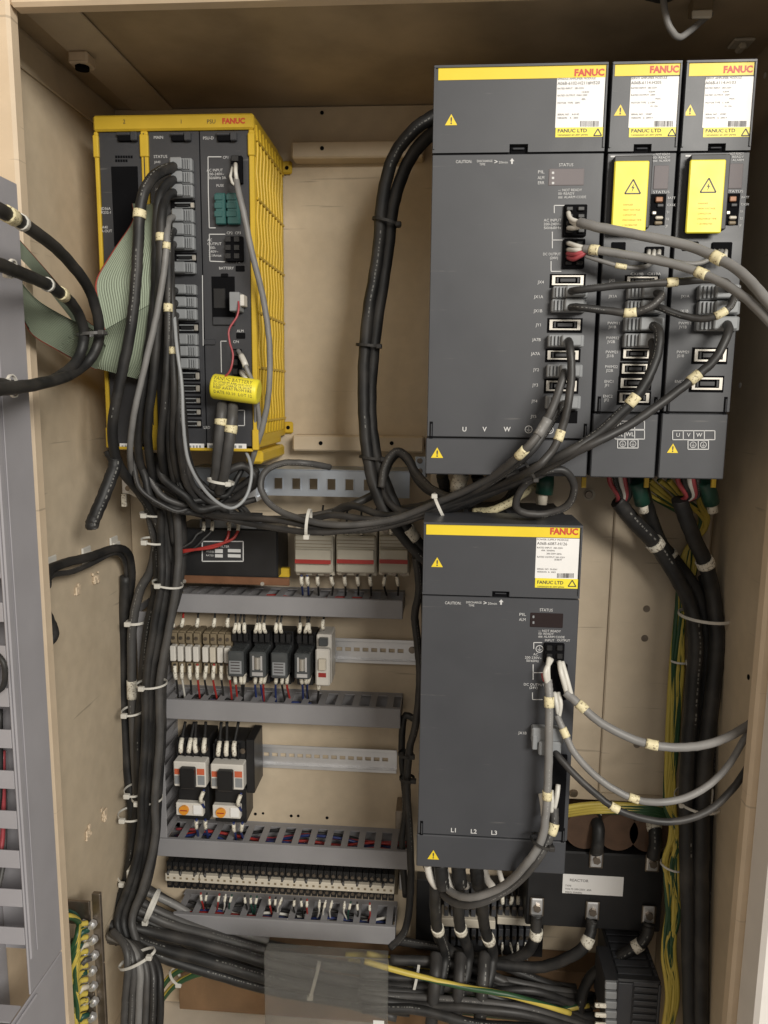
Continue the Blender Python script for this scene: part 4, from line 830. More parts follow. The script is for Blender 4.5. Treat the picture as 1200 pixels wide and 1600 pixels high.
c = at(505, 1025, .045); hw = 12*mpp(c); t = thing('circuit_breaker', (c.x, .07, zr1-.035), 'small white breaker with red mark at the end of the relay row', 'breaker')
B('breaker_body', c.x-hw, c.x+hw, .052, YB-.009, zr1-.035, zr1+.035, 'white_plastic', t, .0015); B('breaker_front', c.x-hw*.96, c.x+hw*.96, .040, .0518, zr1-.034, zr1+.018, 'white_plastic', t, .002)
B('toggle', c.x-hw*.5, c.x+hw*.5, .034, .0398, zr1-.010, zr1+.006, 'cream_plastic', t, .001); B('red_mark', c.x-hw*.55, c.x+hw*.45, .0392, .0398, zr1-.021, zr1-.015, 'red_wire', t, 0)
B('terminal_cover', c.x-hw*.6, c.x+hw*.6, .044, .0518, zr1+.021, zr1+.032, 'clear_relay', t, .001)
ferruled((506, 984), (508, 958), .05, .06, 'cable_black', 'black wire entering the top of the small white breaker', 16); ferruled((500, 1062), (496, 1098), .05, .07, 'cable_black', 'black wire leaving the bottom of the small white breaker', 14)
# ---- three breakers with red bars
for i, (a, b) in enumerate(((459, 521), (524, 588), (591, 640))):
    x0, x1, z0, z1 = rect(a, 838, b, 896, .03); lab = ('white three pole breaker with red handle bar next to the black box', 'white breaker with red handle bar, the middle one of three', 'white breaker with red handle bar, partly behind the stout black cables')[i]
    t = thing('breaker', ((x0+x1)/2, .06, z0), lab, 'breaker', 'breakers with red bars')
    B('breaker_body', x0, x1, .042, YB-.0005, z0-.006, z1+.012, 'cream_plastic', t, .0015); B('breaker_front', x0+.0008, x1-.0008, .030, .0418, z0, z1, 'breaker_face', t, .002)
    w = x1-x0; h = z1-z0
    B('handle', x0+w*.05, x1-w*.05, .024, .0298, z0+h*.30, z0+h*.66, 'breaker_face', t, .001); B('red_bar', x0+w*.05, x1-w*.05, .0232, .0238, z0+h*.29, z0+h*.40, 'red_wire', t, 0)
    for k in range(3): B('front_groove', x0+w*.04, x1-w*.04, .0296, .0302, z0+h*(.70+k*.09), z0+h*(.715+k*.09), 'brown_plastic', t, 0)
    for k in range(3): xx = x0+w*(.2+.3*k); MB().cyl((xx, .0415, z0-.002), (0, -1, 0), .0042, .0015, 10).build('terminal_screw', 'bolt', t); MB().cyl((xx, .0415, z1+.006), (0, -1, 0), .0042, .0015, 10).build('terminal_screw', 'bolt', t)
for px in (471, 480, 496, 517, 538, 558, 578, 602, 620): ferruled((px, 898), (px+2, 930), .036, .06, 'blue_wire' if px < 485 else 'cable_black', 'sleeved wire from a white breaker down to the duct', 17)
for px in (505, 543, 565, 612): ferruled((px, 838), (px, 790), .036, .06, 'cable_black', 'sleeved wire rising from the top of a white breaker', 20)
# ---- black noise filter box
x0, x1, z0, z1 = rect(272, 826, 434, 902, .03)
t = thing('noise_filter', ((x0+x1)/2, .065, z0), 'black noise filter box with a framed data plate, beside the white breakers', 'filter')
B('case', x0, x1, .03, YB-.001, z0, z1, 'black_plastic', t, .002); PB('terminal_cover', (312, 812, 400, 826), .034, .08, 'plug_grey', t)
for px in (318, 332, 356, 371): painted_hole(px, 819, .034, 3, t, 'terminal_screw', 'bolt')
o = PB('data_plate', (316, 846, 380, 877), .0292, .0299, 'amp_dark', t, 0)
bb = MB()
for a, b in (((316, 846), (380, 846)), ((380, 846), (380, 877)), ((380, 877), (316, 877)), ((316, 877), (316, 846))):
    p, q = at(*a, .0288), at(*b, .0288); d = (q-p).normalized(); n = Vector((-d.z, 0, d.x))*.0007; bb.quad(p-n, q-n, q+n, p+n)
bb.build('plate_border', 'print_white', o)
text('NOISE FILTER', 328, 855, 3.6, .0288, 'print_white', o); text('MODEL', 322, 863, 2.8, .0288, 'print_white', o); text('RATED', 322, 869, 2.8, .0288, 'print_white', o); text('NEMIC LAMBDA', 330, 875, 2.8, .0288, 'print_white', o) if False else None
for r_ in ((336, 858, 348, 864), (336, 866, 348, 871), (356, 858, 376, 863), (356, 866, 376, 871)): PB('plate_field', r_, .0286, .0291, 'print_white', o, 0)
PB('copper_base', (262, 901, 452, 913), .026, .0288, 'copper_brown', t); screw(288, 908, .026, 3.5, 'socket_metal', t); screw(410, 912, .026, 3.5, 'socket_metal', t)
PB('mount_foot', (430, 888, 452, 902), .05, .06, 'yellow', t)
for a, lab, cm, end in (((358, 822), 'red wire arching over the black noise filter', 'red_wire', ((352, 846), (330, 856), (285, 860))), ((372, 822), 'red wire arching over the black noise filter', 'red_wire', ((362, 843), (335, 852), (285, 863))), ((318, 822), 'black wire at the terminal of the noise filter', 'cable_black', ((308, 835), (298, 848), (280, 858))), ((331, 822), 'black wire at the terminal of the noise filter', 'cable_black', ((318, 842), (304, 856), (280, 870)))):
    o = cable([(a[0], a[1]-14, .03), (a[0], a[1]+6, .022), (*end[0], .016), (*end[1], .012), (*end[2], .01)], 4.6, cm, lab, cat='wire', marks=[(a[0], a[1], 15, 'sleeve')], group=lab+'s', name='wire', n=8)
# ---- contactors with overload relays
for i, (a, b, dy) in enumerate(((271, 321, 0), (329, 380, 5))):
    Yc = .025; x0, x1, z0, z1 = rect(a, 1191+dy*.8, b, 1230+dy*.8, Yc); zr = zr2; w = x1-x0; z0 += 0; h = z1-z0
    t = thing('contactor', ((x0+x1)/2, .07, z0-.06), 'black and white contactor with orange dial below, ' + ('next to the vertical duct' if i == 0 else 'next to the bare length of rail'), 'contactor', 'motor contactors')
    B('contactor_base', x0, x1, .045, YB-.009, z0-.004, z1+.026, 'black_plastic', t, .0015); B('contactor_front', x0, x1, Yc, .0448, z0, z1, 'white_plastic', t, .0015)
    B('actuator', x0+w*.26, x0+w*.72, Yc-.010, Yc-.0003, z0+h*.06, z0+h*.86, 'black_plastic', t, .0015); B('red_badge', x0+w*.04, x0+w*.24, Yc-.0006, Yc-.0001, z0+h*.50, z0+h*.72, 'salmon', t, 0); B('red_badge', x0+w*.74, x0+w*.97, Yc-.0006, Yc-.0001, z0+h*.52, z0+h*.76, 'salmon', t, 0)
    B('grey_field', x0+w*.04, x0+w*.23, Yc-.0006, Yc-.0001, z0+h*.12, z0+h*.44, 'plug_grey', t, 0); B('grey_field', x0+w*.76, x0+w*.97, Yc-.0006, Yc-.0001, z0+h*.12, z0+h*.48, 'plug_grey', t, 0)
    B('auxiliary_block', x1+.0003, x1+.012, .040, YB-.009, z0-.012, z1+.030, 'black_plastic', t, .001) if i else None
    for k in range(4): xx = x0+w*(.12+.25*k); B('terminal_barrier', xx-.0045, xx-.0025, .036, .0448, z1+.002, z1+.024, 'black_plastic', t); MB().cyl((xx+.001, .0445, z1+.012), (0, -1, 0), .004, .002, 10).build('terminal_screw', 'bolt', t)
    zo1, zo0 = z0-.0045, z0-.058
    B('overload_relay', x0+w*.01, x1-w*.01, .040, YB-.02, zo0, zo1, 'black_plastic', t, .0015)
    f0, f1 = zo0+.012, zo0+.031; ov = B('overload_front', x0, x0+w*.86, .030, .0398, f0, f1, 'white_plastic', t, .001)
    MB().cyl((x0+w*.27, .0305, (f0+f1)/2), (0, -1, 0), .0068, .004, 18).build('dial', 'orange', t); B('reset_button', x0+w*.55, x0+w*.82, .028, .0298, f0+.003, f1-.002, 'label_white', t, .001)
    B('dial_slot', x0+w*.27-.005, x0+w*.27+.005, .0262, .0268, (f0+f1)/2-.0007, (f0+f1)/2+.0007, 'red_wire', t, 0)
    for k in range(4 if i == 0 else 3):
        px = a+12+k*(12 if i == 0 else 13); ferruled((px, 1178+dy), (px+random.uniform(-2, 10), 1128), .034, .06, 'cable_black', 'black wire with white sleeve on top of a contactor', 22, 5, 7.5)
    for k, px in enumerate((a+36, a+50)): ferruled((px, 1280+dy), (px+4, 1316), .034, .07, 'blue_wire', 'blue wire with white sleeve below an overload relay', 15, 4, 6)
    ferruled((a+48, 1234+dy), (a+48, 1262+dy), .03, .032, 'blue_wire', 'blue wire with white sleeve between contactor and overload relay', 20, 4, 6.5)
# ---- long terminal strip
zs = at(430, 1381, .05).z; xs0, xs1 = at(258, 1372, .05).x, at(616, 1388, .05).x
t = thing('terminal_strip', ((xs0+xs1)/2, .08, zs-.022), 'long terminal strip with cream marker strip and clear cover, between two ducts', 'terminal strip')
B('strip_base', xs0-.004, xs1+.004, .075, YB-.0005, zs-.024, zs+.024, 'brown_plastic', t)
n = 36; pitch = (xs1-xs0)/n
for k in range(n):
    xx = xs0+k*pitch
    B('terminal', xx+.0006, xx+pitch-.0006, .056, .0748, zs-.020, zs-.0065, 'black_plastic', t, 0); B('terminal', xx+.0006, xx+pitch-.0006, .056, .0748, zs+.0068, zs+.021, 'black_plastic', t, 0)
    MB().cyl((xx+pitch/2, .0558, zs-.013), (0, -1, 0), .0026, .0012, 8).build('terminal_screw', 'bolt', t); MB().cyl((xx+pitch/2, .0558, zs+.013), (0, -1, 0), .0026, .0012, 8).build('terminal_screw', 'bolt', t)
xg = xs0+pitch*5.4
mk1 = B('marker_strip', xs0, xg-.0008, .050, .0745, zs-.0058, zs+.0062, 'cream_plastic', t); mk2 = B('marker_strip', xg+.0008, xs1, .050, .0745, zs-.0058, zs+.0062, 'cream_plastic', t)
for k in range(n):
    xx = xs0+(k+.5)*pitch; B('marker_field', xx-.0016, xx+.0016, .0496, .0499, zs-.0015, zs+.0015, 'brown_plastic', mk1 if xx < xg else mk2, 0)
sd = B('rail_end', xs1+.006, xs1+.02, .07, YB-.0005, zs-.012, zs+.012, 'steel', t)
for k in range(n):
    px = 260+(k+.5)*(612-260)/n; py = 1371+(px-258)*.06
    if 4 < k < 33 and k % 4 != 3: ferruled((px, py+20), (px+random.uniform(-6, 6), py+52), .055, .07, random.choice(('red_wire', 'white_wire', 'white_wire', 'cable_black', 'green_plastic')), 'thin sleeved wire from the terminal strip into the duct below', 9, 2.8, 4.4)
    ferruled((px, py-6), (px+1, py-24), .055, .065, 'cable_black', 'black wire rising from the terminal strip behind the duct', 6, 4.5, 4.8, 'cable_midgrey') if k % 2 == 0 else None

# ================================================================== lower right: reactor, terminal block, vented unit
YRf = .0
x0, x1, z0, z1 = rect(823, 1330, 1036, 1452, YRf)
t = thing('line_reactor', ((x0+x1)/2, .05, z0), 'black line reactor with large ring terminals and a silver data label', 'reactor')
B('core_cover', x0, x1, YRf, .085, z0, z1-.003, 'black_plastic', t, .002)
for px in (905, 955, 1003):
    c = at(px, 1300, .04); MB().cyl((c.x, .004, z1+.026), (0, 1, 0), .026, .074, 24).build('winding', 'winding', t, smooth=True)
B('winding_core', x0+.045, x1-.006, .03, .07, z1-.0025, z1+.038, 'black_plastic', t, .003)
lb = PB('data_label', (879, 1368, 974, 1398), YRf-.0005, YRf, 'label_white', t, 0)
for s, x, y, h in (('REACTOR', 890, 1377, 4.5), ('TYPE', 883, 1385, 3), ('VOLTS 200-230V  60A', 883, 1390, 3), ('FREQ 50/60Hz', 883, 1395, 3)): text(s, x, y, h, YRf-.0008, 'print_dark', lb)
for px, py in ((932, 1343), (1020, 1349), (839, 1418), (926, 1424), (1014, 1430)):
    lug = PB('ring_lug', (px-9, py-13, px+9, py+13), YRf-.006, YRf-.003, 'steel', t, .0015); c = at(px, py, YRf-.006)
    PB('terminal_pad', (px-11, py-14, px+11, py+14), YRf-.003, YRf-.0003, 'bolt', t); MB().cyl(c, (0, -1, 0), .0052, .004, 6).build('terminal_bolt', 'bolt', t)
B('mount_foot', x0-.01, x1+.006, .088, YB-.0005, z0+.01, z1-.01, 'bolt', t)
up = [([(932, 1333, -.008), (934, 1315, -.008), (934, 1290, .0), (925, 1268, .03)], (930, 1276), 'black lead from the upper terminal of the reactor nearer the power supply'), ([(1020, 1340, -.008), (1024, 1315, -.008), (1022, 1290, .0), (1014, 1270, .03)], (1020, 1290), 'black lead from the upper terminal of the reactor nearer the wall')]
for pts, mk, lab in up: cable(pts, 20, 'cable_black', lab, marks=[(*mk, 12, 'sleeve')])
lowl = [([(839, 1430, -.008), (838, 1446, -.01), (836, 1465, -.01), (820, 1490, 0), (780, 1505, .01), (730, 1510, .01)], (837, 1458), 'black lead under the reactor terminal closest to the power supply'),
        ([(925, 1437, -.008), (924, 1450, -.012), (918, 1470, -.02), (900, 1490, -.02), (850, 1510, -.01), (790, 1508, .0), (720, 1495, .01), (688, 1470, .0), (684, 1450, -.01)], (914, 1468), 'black lead sweeping from the middle reactor terminal back under the power supply'),
        ([(1014, 1443, -.008), (1012, 1458, -.012), (1000, 1475, -.015), (960, 1500, -.01), (920, 1530, 0), (905, 1580, 0), (900, 1640, 0)], (994, 1472), 'black lead under the reactor terminal beside the yellow green wires')]
for pts, mk, lab in lowl: cable(pts, 17, 'cable_black', lab, marks=[(*mk, 13, 'sleeve')])
# small terminal block behind the module's feet
t = thing('terminal_block', at(755, 1470, .06), 'dark terminal block with cream strips behind the leads of the power supply', 'terminal block')
PB('block_base', (650, 1380, 850, 1490), .07, .09, 'black_plastic', t)
for pr in ((690, 1437, 774, 1450), (777, 1435, 829, 1446)): PB('marker_strip', pr, .040, .0695, 'cream_plastic', t)
for k in range(13):
    px = 694+k*10.6
    PB('terminal', (px, 1405, px+7, 1433), .045, .0695, 'amp_grey', t, .0005); PB('terminal', (px, 1452, px+7, 1478), .045, .0695, 'amp_grey', t, .0005)
    MB().cyl(at(px+3.5, 1418, .045), (0, -1, 0), .0028, .002, 8).build('terminal_screw', 'bolt', t); MB().cyl(at(px+3.5, 1465, .045), (0, -1, 0), .0028, .002, 8).build('terminal_screw', 'bolt', t)
B('block_rail', ORG[t.name].x-.06, ORG[t.name].x+.06, .0905, YB-.0005, ORG[t.name].z+.01, ORG[t.name].z+.045, 'steel', t)
for k, px in enumerate((785, 797, 809, 821)): ferruled((px, 1412), (px+2, 1380), .043, .05, 'cable_black', 'sleeved wire on top of the dark terminal block', 14); ferruled((px, 1472), (px+3, 1500), .043, .05, 'white_wire', 'thin wire below the dark terminal block', 8, 2.5, 4)
# vented grey unit in the corner
x0, x1, z0, z1 = rect(962, 1478, 1032, 1640, -.055); yv = -.055
t = thing('vented_unit', ((x0+x1)/2, 0, z0), 'dark grey vented power unit with terminals under the reactor', 'power unit')
zk = at(1000, 1533, yv).z
B('front', x0, x1, yv, .06, z0, zk, 'amp_dark', t, .002)
for k in range(9):
    z = zk-.008-k*.0095; B('front_slat', x0+.022, x1-.004, yv-.002, yv-.0003, z-.0055, z, 'amp_grey', t, .0006)
B('front_bar', x0, x0+.020, yv-.002, yv-.0003, z0, zk-.003, 'amp_grey', t); B('front_bar', x1-.0035, x1, yv-.002, yv-.0003, z0, zk-.003, 'amp_grey', t); B('front_bar', x0+.0205, x1-.004, yv-.002, yv-.0003, zk-.0065, zk-.0005, 'amp_grey', t)
for k in range(7):
    y = yv+.010+k*.0145; MB().box(x0+.004, x0+.046, y, y+.009, zk+.0002, zk+.002).box(x0+.050, x1-.002, y, y+.009, zk+.0002, zk+.002).build('top_slat', 'amp_grey', t)
tb = PB('terminal_cover', (944, 1532, 965, 1600), -.062, .0, 'amp_dark', t)
for k in range(5): o = PB('terminal', (946, 1536+k*15, 964, 1547+k*15), -.068, -.0625, 'plug_grey', t, .001); PB('marker_sleeve', (930, 1540+k*15, 948, 1546+k*15), -.070, -.066, 'sleeve', t, .001) if k > 1 else None
B('unit_bracket', x0+.01, x1-.01, .0605, YB-.0005, z0+.005, zk-.03, 'bolt', t)

# ================================================================== cabinet bottom
b = B('floor_board', -.36, .30, .055, .098, ZF+.03, ZF+.135, 'board', label='rough brown board along the back of the cabinet bottom', cat='board')
p0, p1 = rect(414, 1493, 606, 1650, -.10)[:2], rect(414, 1493, 606, 1650, -.10)[2:]
o = B('plastic_sheet', p0[0], p0[1], -.1008, -.0995, p1[0], p1[1], 'cover_sheet', label='clear plastic cover sheet standing in front of the lower cables', cat='cover'); 
B('edge_fold', p0[0]+.001, p0[1]-.001, -.0994, -.085, p1[1]-.0012, p1[1]-.0001, 'cover_sheet', o, 0); PB('sticker', (583, 1595, 600, 1612), -.1014, -.1009, 'label_white', o, 0)
B('support_post', p0[0]+.03, p0[0]+.034, -.0994, -.094, ZF, p1[0]-.001, 'bolt', o, 0); B('support_post', p0[1]-.03, p0[1]-.026, -.0994, -.094, ZF, p1[0]-.001, 'bolt', o, 0)
# earth bar with bolts and yellow-green wires in the lower left
pe0 = at(146, 1425, -.165); pe1 = at(152, 1640, -.165)
t = thing('earth_bar', (pe1.x, -.165, pe1.z), 'dark earthing bar with rows of bright bolts on the left wall', 'earth bar')
B('bar', pe0.x-.009, pe0.x+.001, -.150, -.144, pe1.z, pe0.z+.012, 'bolt', t); B('standoff', XL+.001, pe0.x-.013, -.149, -.145, pe0.z-.03, pe0.z, 'bolt', t); B('standoff', XL+.001, pe0.x-.013, -.149, -.145, pe1.z+.03, pe1.z+.06, 'bolt', t)
for k in range(8):
    py = 1442+k*24
    for px in (132, 146):
        c = at(px+(k % 3)*1.5, py, -.151); MB().cyl(c, (0, -1, 0), .0052, .005, 6).build('bolt', 'steel', t); MB().cyl(c+Vector((0, -.005, 0)), (0, -1, 0), .0028, .004, 10).build('stud', 'steel', t)
for k in range(18):
    py = 1442+k*11; ex = 100+random.uniform(-2, 16)
    o = cable([(136, py, -.157), (124, py+4, -.165), (120-k*.4, py+22, -.178), (112+random.uniform(-8, 12), py+70, -.178), (110+random.uniform(-8, 16), py+190, -.170)], 8.5, 'earth', 'yellow green earth wire bolted to the earthing bar', cat='earth wire', group='earth wires on the earthing bar', name='earth_wire', n=8)
    jx = random.uniform(-4, 5)
    if k % 2: MB().tube([at(138+jx, py, -.158), at(129+jx, py+3, -.163), at(123+jx, py+10, -.167)], .0032, 8).build('lug_sleeve', ('cream_plastic', 'green_plastic', 'cable_midgrey')[k % 3], o)
cable([(130, 1462, -.155), (122, 1440, -.165), (108, 1432, -.182), (92, 1436, -.188), (70, 1450, -.195)], 10, 'earth', 'thick yellow green earth wire arching to the door side', cat='earth wire', name='earth_wire')
cable([(128, 1455, -.15), (118, 1432, -.155), (100, 1424, -.165), (80, 1424, -.19)], 10, 'green_plastic', 'dark green earth wire arching behind the yellow green one', cat='earth wire', name='earth_wire')
MB().tube(spline([at(*p) for p in ((122, 1470, -.165), (112, 1490, -.172), (104, 1515, -.178))]), .008, 10).build('shrink_sleeve', 'green_plastic', label='thick green shrink sleeve on an earth lug', cat='sleeve')

# ================================================================== door with its ducts on the left
XD = -.352
def dy(px, py): return atx(px, py, XD).y
zt_ = 1.622; zb_ = .70
ya, yb_ = -.286, -.345                     # far and near edge of the cover
t = thing('door_wiring_duct', (XD-.03, -.32, zb_), 'pale grey vertical wiring duct on the open cabinet door', 'wiring duct')
B('duct_cover', XD, XD+.002, yb_, ya, .90, zt_, 'duct_door', t, .0008)
B('cover_bead', XD+.002, XD+.0045, yb_+.001, yb_+.008, .935, zt_-.002, 'duct_door', t, .0012); B('cover_bead', XD+.0021, XD+.0032, yb_+.014, yb_+.017, .935, zt_-.002, 'duct_door', t, .0005)
B('duct_wall', XD-.055, XD-.0005, ya-.002, ya, .90, zt_-.003, 'duct_door', t, 0); B('duct_base', XD-.058, XD-.056, yb_, ya, .70, zt_, 'duct_door', t, 0)
for k in range(18):
    z = .95+k*.038
    if z+.02 < zt_: B('duct_finger', XD-.055, XD-.0005, yb_+.0005, yb_+.0022, z, z+.017, 'duct_door', t, .0004)
B('duct_top', XD-.055, XD-.0006, yb_+.003, ya-.003, zt_-.006, zt_-.004, 'duct_door', t, 0)
h = thing('door_wiring_duct', (XD-.03, -.43, .80), 'pale grey horizontal wiring duct joining the vertical one low on the door', 'wiring duct')
B('duct_cover', XD, XD+.002, -.60, ya, .80, .8985, 'duct_door', h, .0008); B('cover_bead', XD+.002, XD+.0045, -.60, yb_+.008, .888, .8955, 'duct_door', h, .001)
B('duct_base', XD-.058, XD-.056, -.60, yb_-.001, .80, .94, 'duct_door', h, 0)
for k in range(5): B('duct_finger', XD-.055, XD-.0005, yb_-.03-k*.036, yb_-.012-k*.036, .898, .8995, 'duct_door', h, 0)
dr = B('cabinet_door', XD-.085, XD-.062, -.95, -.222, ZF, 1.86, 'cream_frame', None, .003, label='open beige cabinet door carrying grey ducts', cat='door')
o = B('document', XD-.05, XD-.047, -.52, -.375, .935, 1.19, 'paper', None, 0, label='worn white document hanging on the open door beside the grey duct', cat='document')
B('document_holder', XD-.0615, XD-.0503, -.50, -.40, 1.0, 1.02, 'bolt', o)
for k, (cm, z) in enumerate((('pink_wire', 1.0), ('cable_midgrey', .98), ('cable_black', 1.04), ('cable_black', 1.16), ('cable_black', 1.23), ('cable_black', 1.13))):
    P = spline([Vector((XD-.05, -.362, z-.02)), Vector((XD-.035, -.355, z)), Vector((XD-.03, -.34, z+.01)), Vector((XD-.03, -.32, z+.04)), Vector((XD-.03, -.31, z+.12))], 5)
    MB().tube(P, .0022, 7).build('wire', cm, label='thin wire entering the slots of the door duct', cat='wire', group='wires in the door duct')
cable([(-20, 1010, -.36), (2, 1030, -.365), (8, 1050, -.365), (3, 1075, -.36), (-20, 1085, -.36)], 9, 'cable_black', 'black cable loop bulging from the slots of the door duct')

# ================================================================== big loops from the door, left wall harness
cable([(-30, 312, -.44), (0, 328, -.41), (40, 352, -.36), (95, 395, -.27), (138, 450, -.20), (155, 510, -.17), (147, 552, -.17), (115, 583, -.20), (60, 600, -.31), (0, 608, -.40), (-40, 612, -.45)], 19, 'cable_black', 'outer thick black cable looping from the door across the left wall', marks=[(15, 335, 28), (36, 349, 12, 'tie_white')])
cable([(-30, 405, -.43), (0, 414, -.40), (35, 428, -.35), (80, 448, -.28), (115, 478, -.21), (131, 518, -.185), (122, 560, -.19), (90, 590, -.23), (40, 603, -.31), (-10, 600, -.40), (-40, 598, -.44)], 19, 'cable_black', 'inner thick black cable looping from the door across the left wall', marks=[(96, 456, 26), (77, 446, 9, 'tie_white')])
tie(18, 420, -.375, 26, -15, 'white cable tie on the inner door loop', head=(-.9, 0)); tie(20, 603, -.36, 32, 5, 'white cable tie where the two door loops return', head=(.5, 0))
tie(144, 522, -.178, 44, 95, 'dark cable tie holding both door loops together', mt='cable_midgrey')
cable([(172, 705, -.09), (180, 722, -.09), (172, 750, -.10), (158, 785, -.11), (146, 812, -.115), (144, 822, -.115)], 21, 'cable_black', 'loose black sleeve hanging with a rounded end against the left wall', name='loose_sleeve')
wl = [([(72, 915, -.20), (76, 892, -.17), (100, 880, -.13), (140, 870, -.07), (180, 857, .0), (200, 865, .03), (206, 900, .05), (198, 960, .06), (194, 1040, .06)], 13, 'cable_black', 'black cable clipped along the left wall, upper of a pair'),
      ([(70, 925, -.20), (80, 900, -.168), (110, 894, -.115), (140, 882, -.065), (178, 864, .0), (194, 876, .035), (198, 915, .055), (190, 980, .06), (190, 1060, .06)], 8, 'cable_dark', 'thinner dark cable sagging below the clipped one on the left wall')]
for pts, w, mt, lab in wl: cable(pts, w, mt, lab)
cable([(62, 930, -.20), (68, 950, -.19), (78, 972, -.18), (84, 990, -.175), (76, 1003, -.18), (66, 1010, -.19)], 17, 'cable_black', 'short black corrugated cable end at the left frame', name='cable_end')
def mount(px, py, label, grp=None):
    p = atx(px, py, XL+.001); t = thing('tie_mount', p, label, 'tie mount', grp)
    B('base', p.x, p.x+.003, p.y-.011, p.y+.011, p.z-.011, p.z+.011, 'tie_white', t, .001); B('bridge', p.x+.003, p.x+.007, p.y-.010, p.y+.010, p.z-.004, p.z+.004, 'tie_white', t, .0015); return t
mount(78, 884, 'white adhesive tie mount at the start of the wall cable'); mount(133, 868, 'white adhesive tie mount halfway along the wall cable'); mount(176, 851, 'white adhesive tie mount at the bend of the wall cable')
def blob(px, py, s, lab, grp):
    p = atx(px, py, XL+.0005); t = MB(); r = .011*s
    for k in range(9):
        c = p+Vector((0, random.uniform(-1, 1)*r*.9, random.uniform(-1, 1)*r)); e = r*random.uniform(.15, .4); t.box(c.x, c.x+random.uniform(.0012, .004), c.y-e, c.y+e*.8, c.z-e*.7, c.z+e, .0012)
    return t.box(p.x, p.x+.0025, p.y-r*.6, p.y+r*.6, p.z-r*.6, p.z+r*.6, .001).build('adhesive_residue', 'cream_frame', label=lab, cat='glue', group=grp)
for q in ((148, 906), (120, 923), (163, 1270), (136, 1302)): blob(*q, .8, 'cream lump of dried glue left on the left wall', 'glue lumps on the left wall')

# ================================================================== main vertical bundle on the left
bun = []
for k, (dx, Yk, w, mt) in enumerate(((-18, .022, 15, 'cable_black'), (-4, .004, 16, 'cable_black'), (10, .012, 15, 'cable_dark'), (22, .028, 14, 'cable_black'), (3, .034, 15, 'cable_black'), (16, -.006, 12, 'cable_midgrey'), (-12, -.004, 12, 'cable_black'))):
    j = lambda q=3: random.uniform(-q, q)
    sw = (dx*.7, dx*-.2, dx*.9)[k % 3]
    bun.append(([(262+dx*.9+j(), 795, Yk-.01), (263+dx+j(), 860, Yk), (262+dx*.85, 912, Yk), (248+dx*.8+j(4), 985, Yk), (237+dx*.75, 1068, Yk), (233+dx*.8+j(4), 1150, Yk), (230+dx*.75, 1246, Yk), (226+dx*.85+j(4), 1310, Yk), (212+dx*.8, 1380, Yk-.005), (192+sw, 1435, Yk-.015), (200+sw, 1475, Yk-.03)], w, mt))
for pts, w, mt in bun: cable(pts, w, mt, {'cable_black': 'black', 'cable_dark': 'charcoal', 'cable_midgrey': 'dusty dark grey'}[mt]+' cable in the vertical bundle beside the slotted ducts', group='cables of the left bundle')
cable([(229, 780, .0), (236, 815, .01), (243, 850, .02), (236, 890, .03), (218, 925, .03), (207, 980, .03), (206, 1050, .03), (209, 1150, .03), (214, 1240, .03), (218, 1320, .03), (214, 1380, .02)], 14, 'cable_midgrey', 'grey cable from the shield clamp running down beside the black bundle', marks=[(208, 1070, 30, 'sleeve')])
cable([(196, 900, .05), (193, 1000, .055), (193, 1100, .05), (200, 1200, .045), (208, 1290, .03), (200, 1370, .015), (178, 1420, .0), (165, 1450, -.02)], 16, 'cable_black', 'black cable closest to the left wall in the vertical run')
for px, py, w, a, lab in ((240, 803, 40, 85, 'white tie beside the shield clamp cable'), (240, 845, 36, 80, 'white tie where the grey cable bends'), (262, 912, 46, 80, 'white tie at the top of the black bundle'), (237, 1068, 46, 92, 'white tie on the black bundle level with the relays'), (208, 1110, 32, 90, 'white tie round the grey cable at relay height'), (212, 1234, 32, 86, 'white tie round the grey cable at contactor height'), (230, 1246, 46, 88, 'white tie on the black bundle level with the dials'), (206, 1272, 40, 86, 'white tie holding the bundle to its wall mount'), (206, 1372, 44, 70, 'white tie where the bundle turns to the bottom')):
    tie(px, py, .0 if px > 235 else .02, w, a, lab, depth=.018, head=(.35, 0), thick=3)
for px, py, lab in ((180, 970, 'oval white tie mount on the wall level with the relays'), (191, 1270, 'oval white tie mount on the wall level with the contactor dials'), (203, 1371, 'tilted white tie mount at the foot of the black bundle')):
    c = at(px, py, .06 if py < 1300 else .0); t = thing('tie_mount', c, lab, 'tie mount')
    B('base', c.x-.003, c.x+.004, c.y-.006, c.y+.012, c.z-.014, c.z+.014, 'tie_white', t, .002); B('bridge', c.x+.004, c.x+.010, c.y-.004, c.y+.004, c.z-.004, c.z+.004, 'tie_white', t, .001)
tie(214, 971, .035, 30, 92, 'white tie from the oval mount round the grey cable', depth=.014, head=(.6, 0), thick=4)
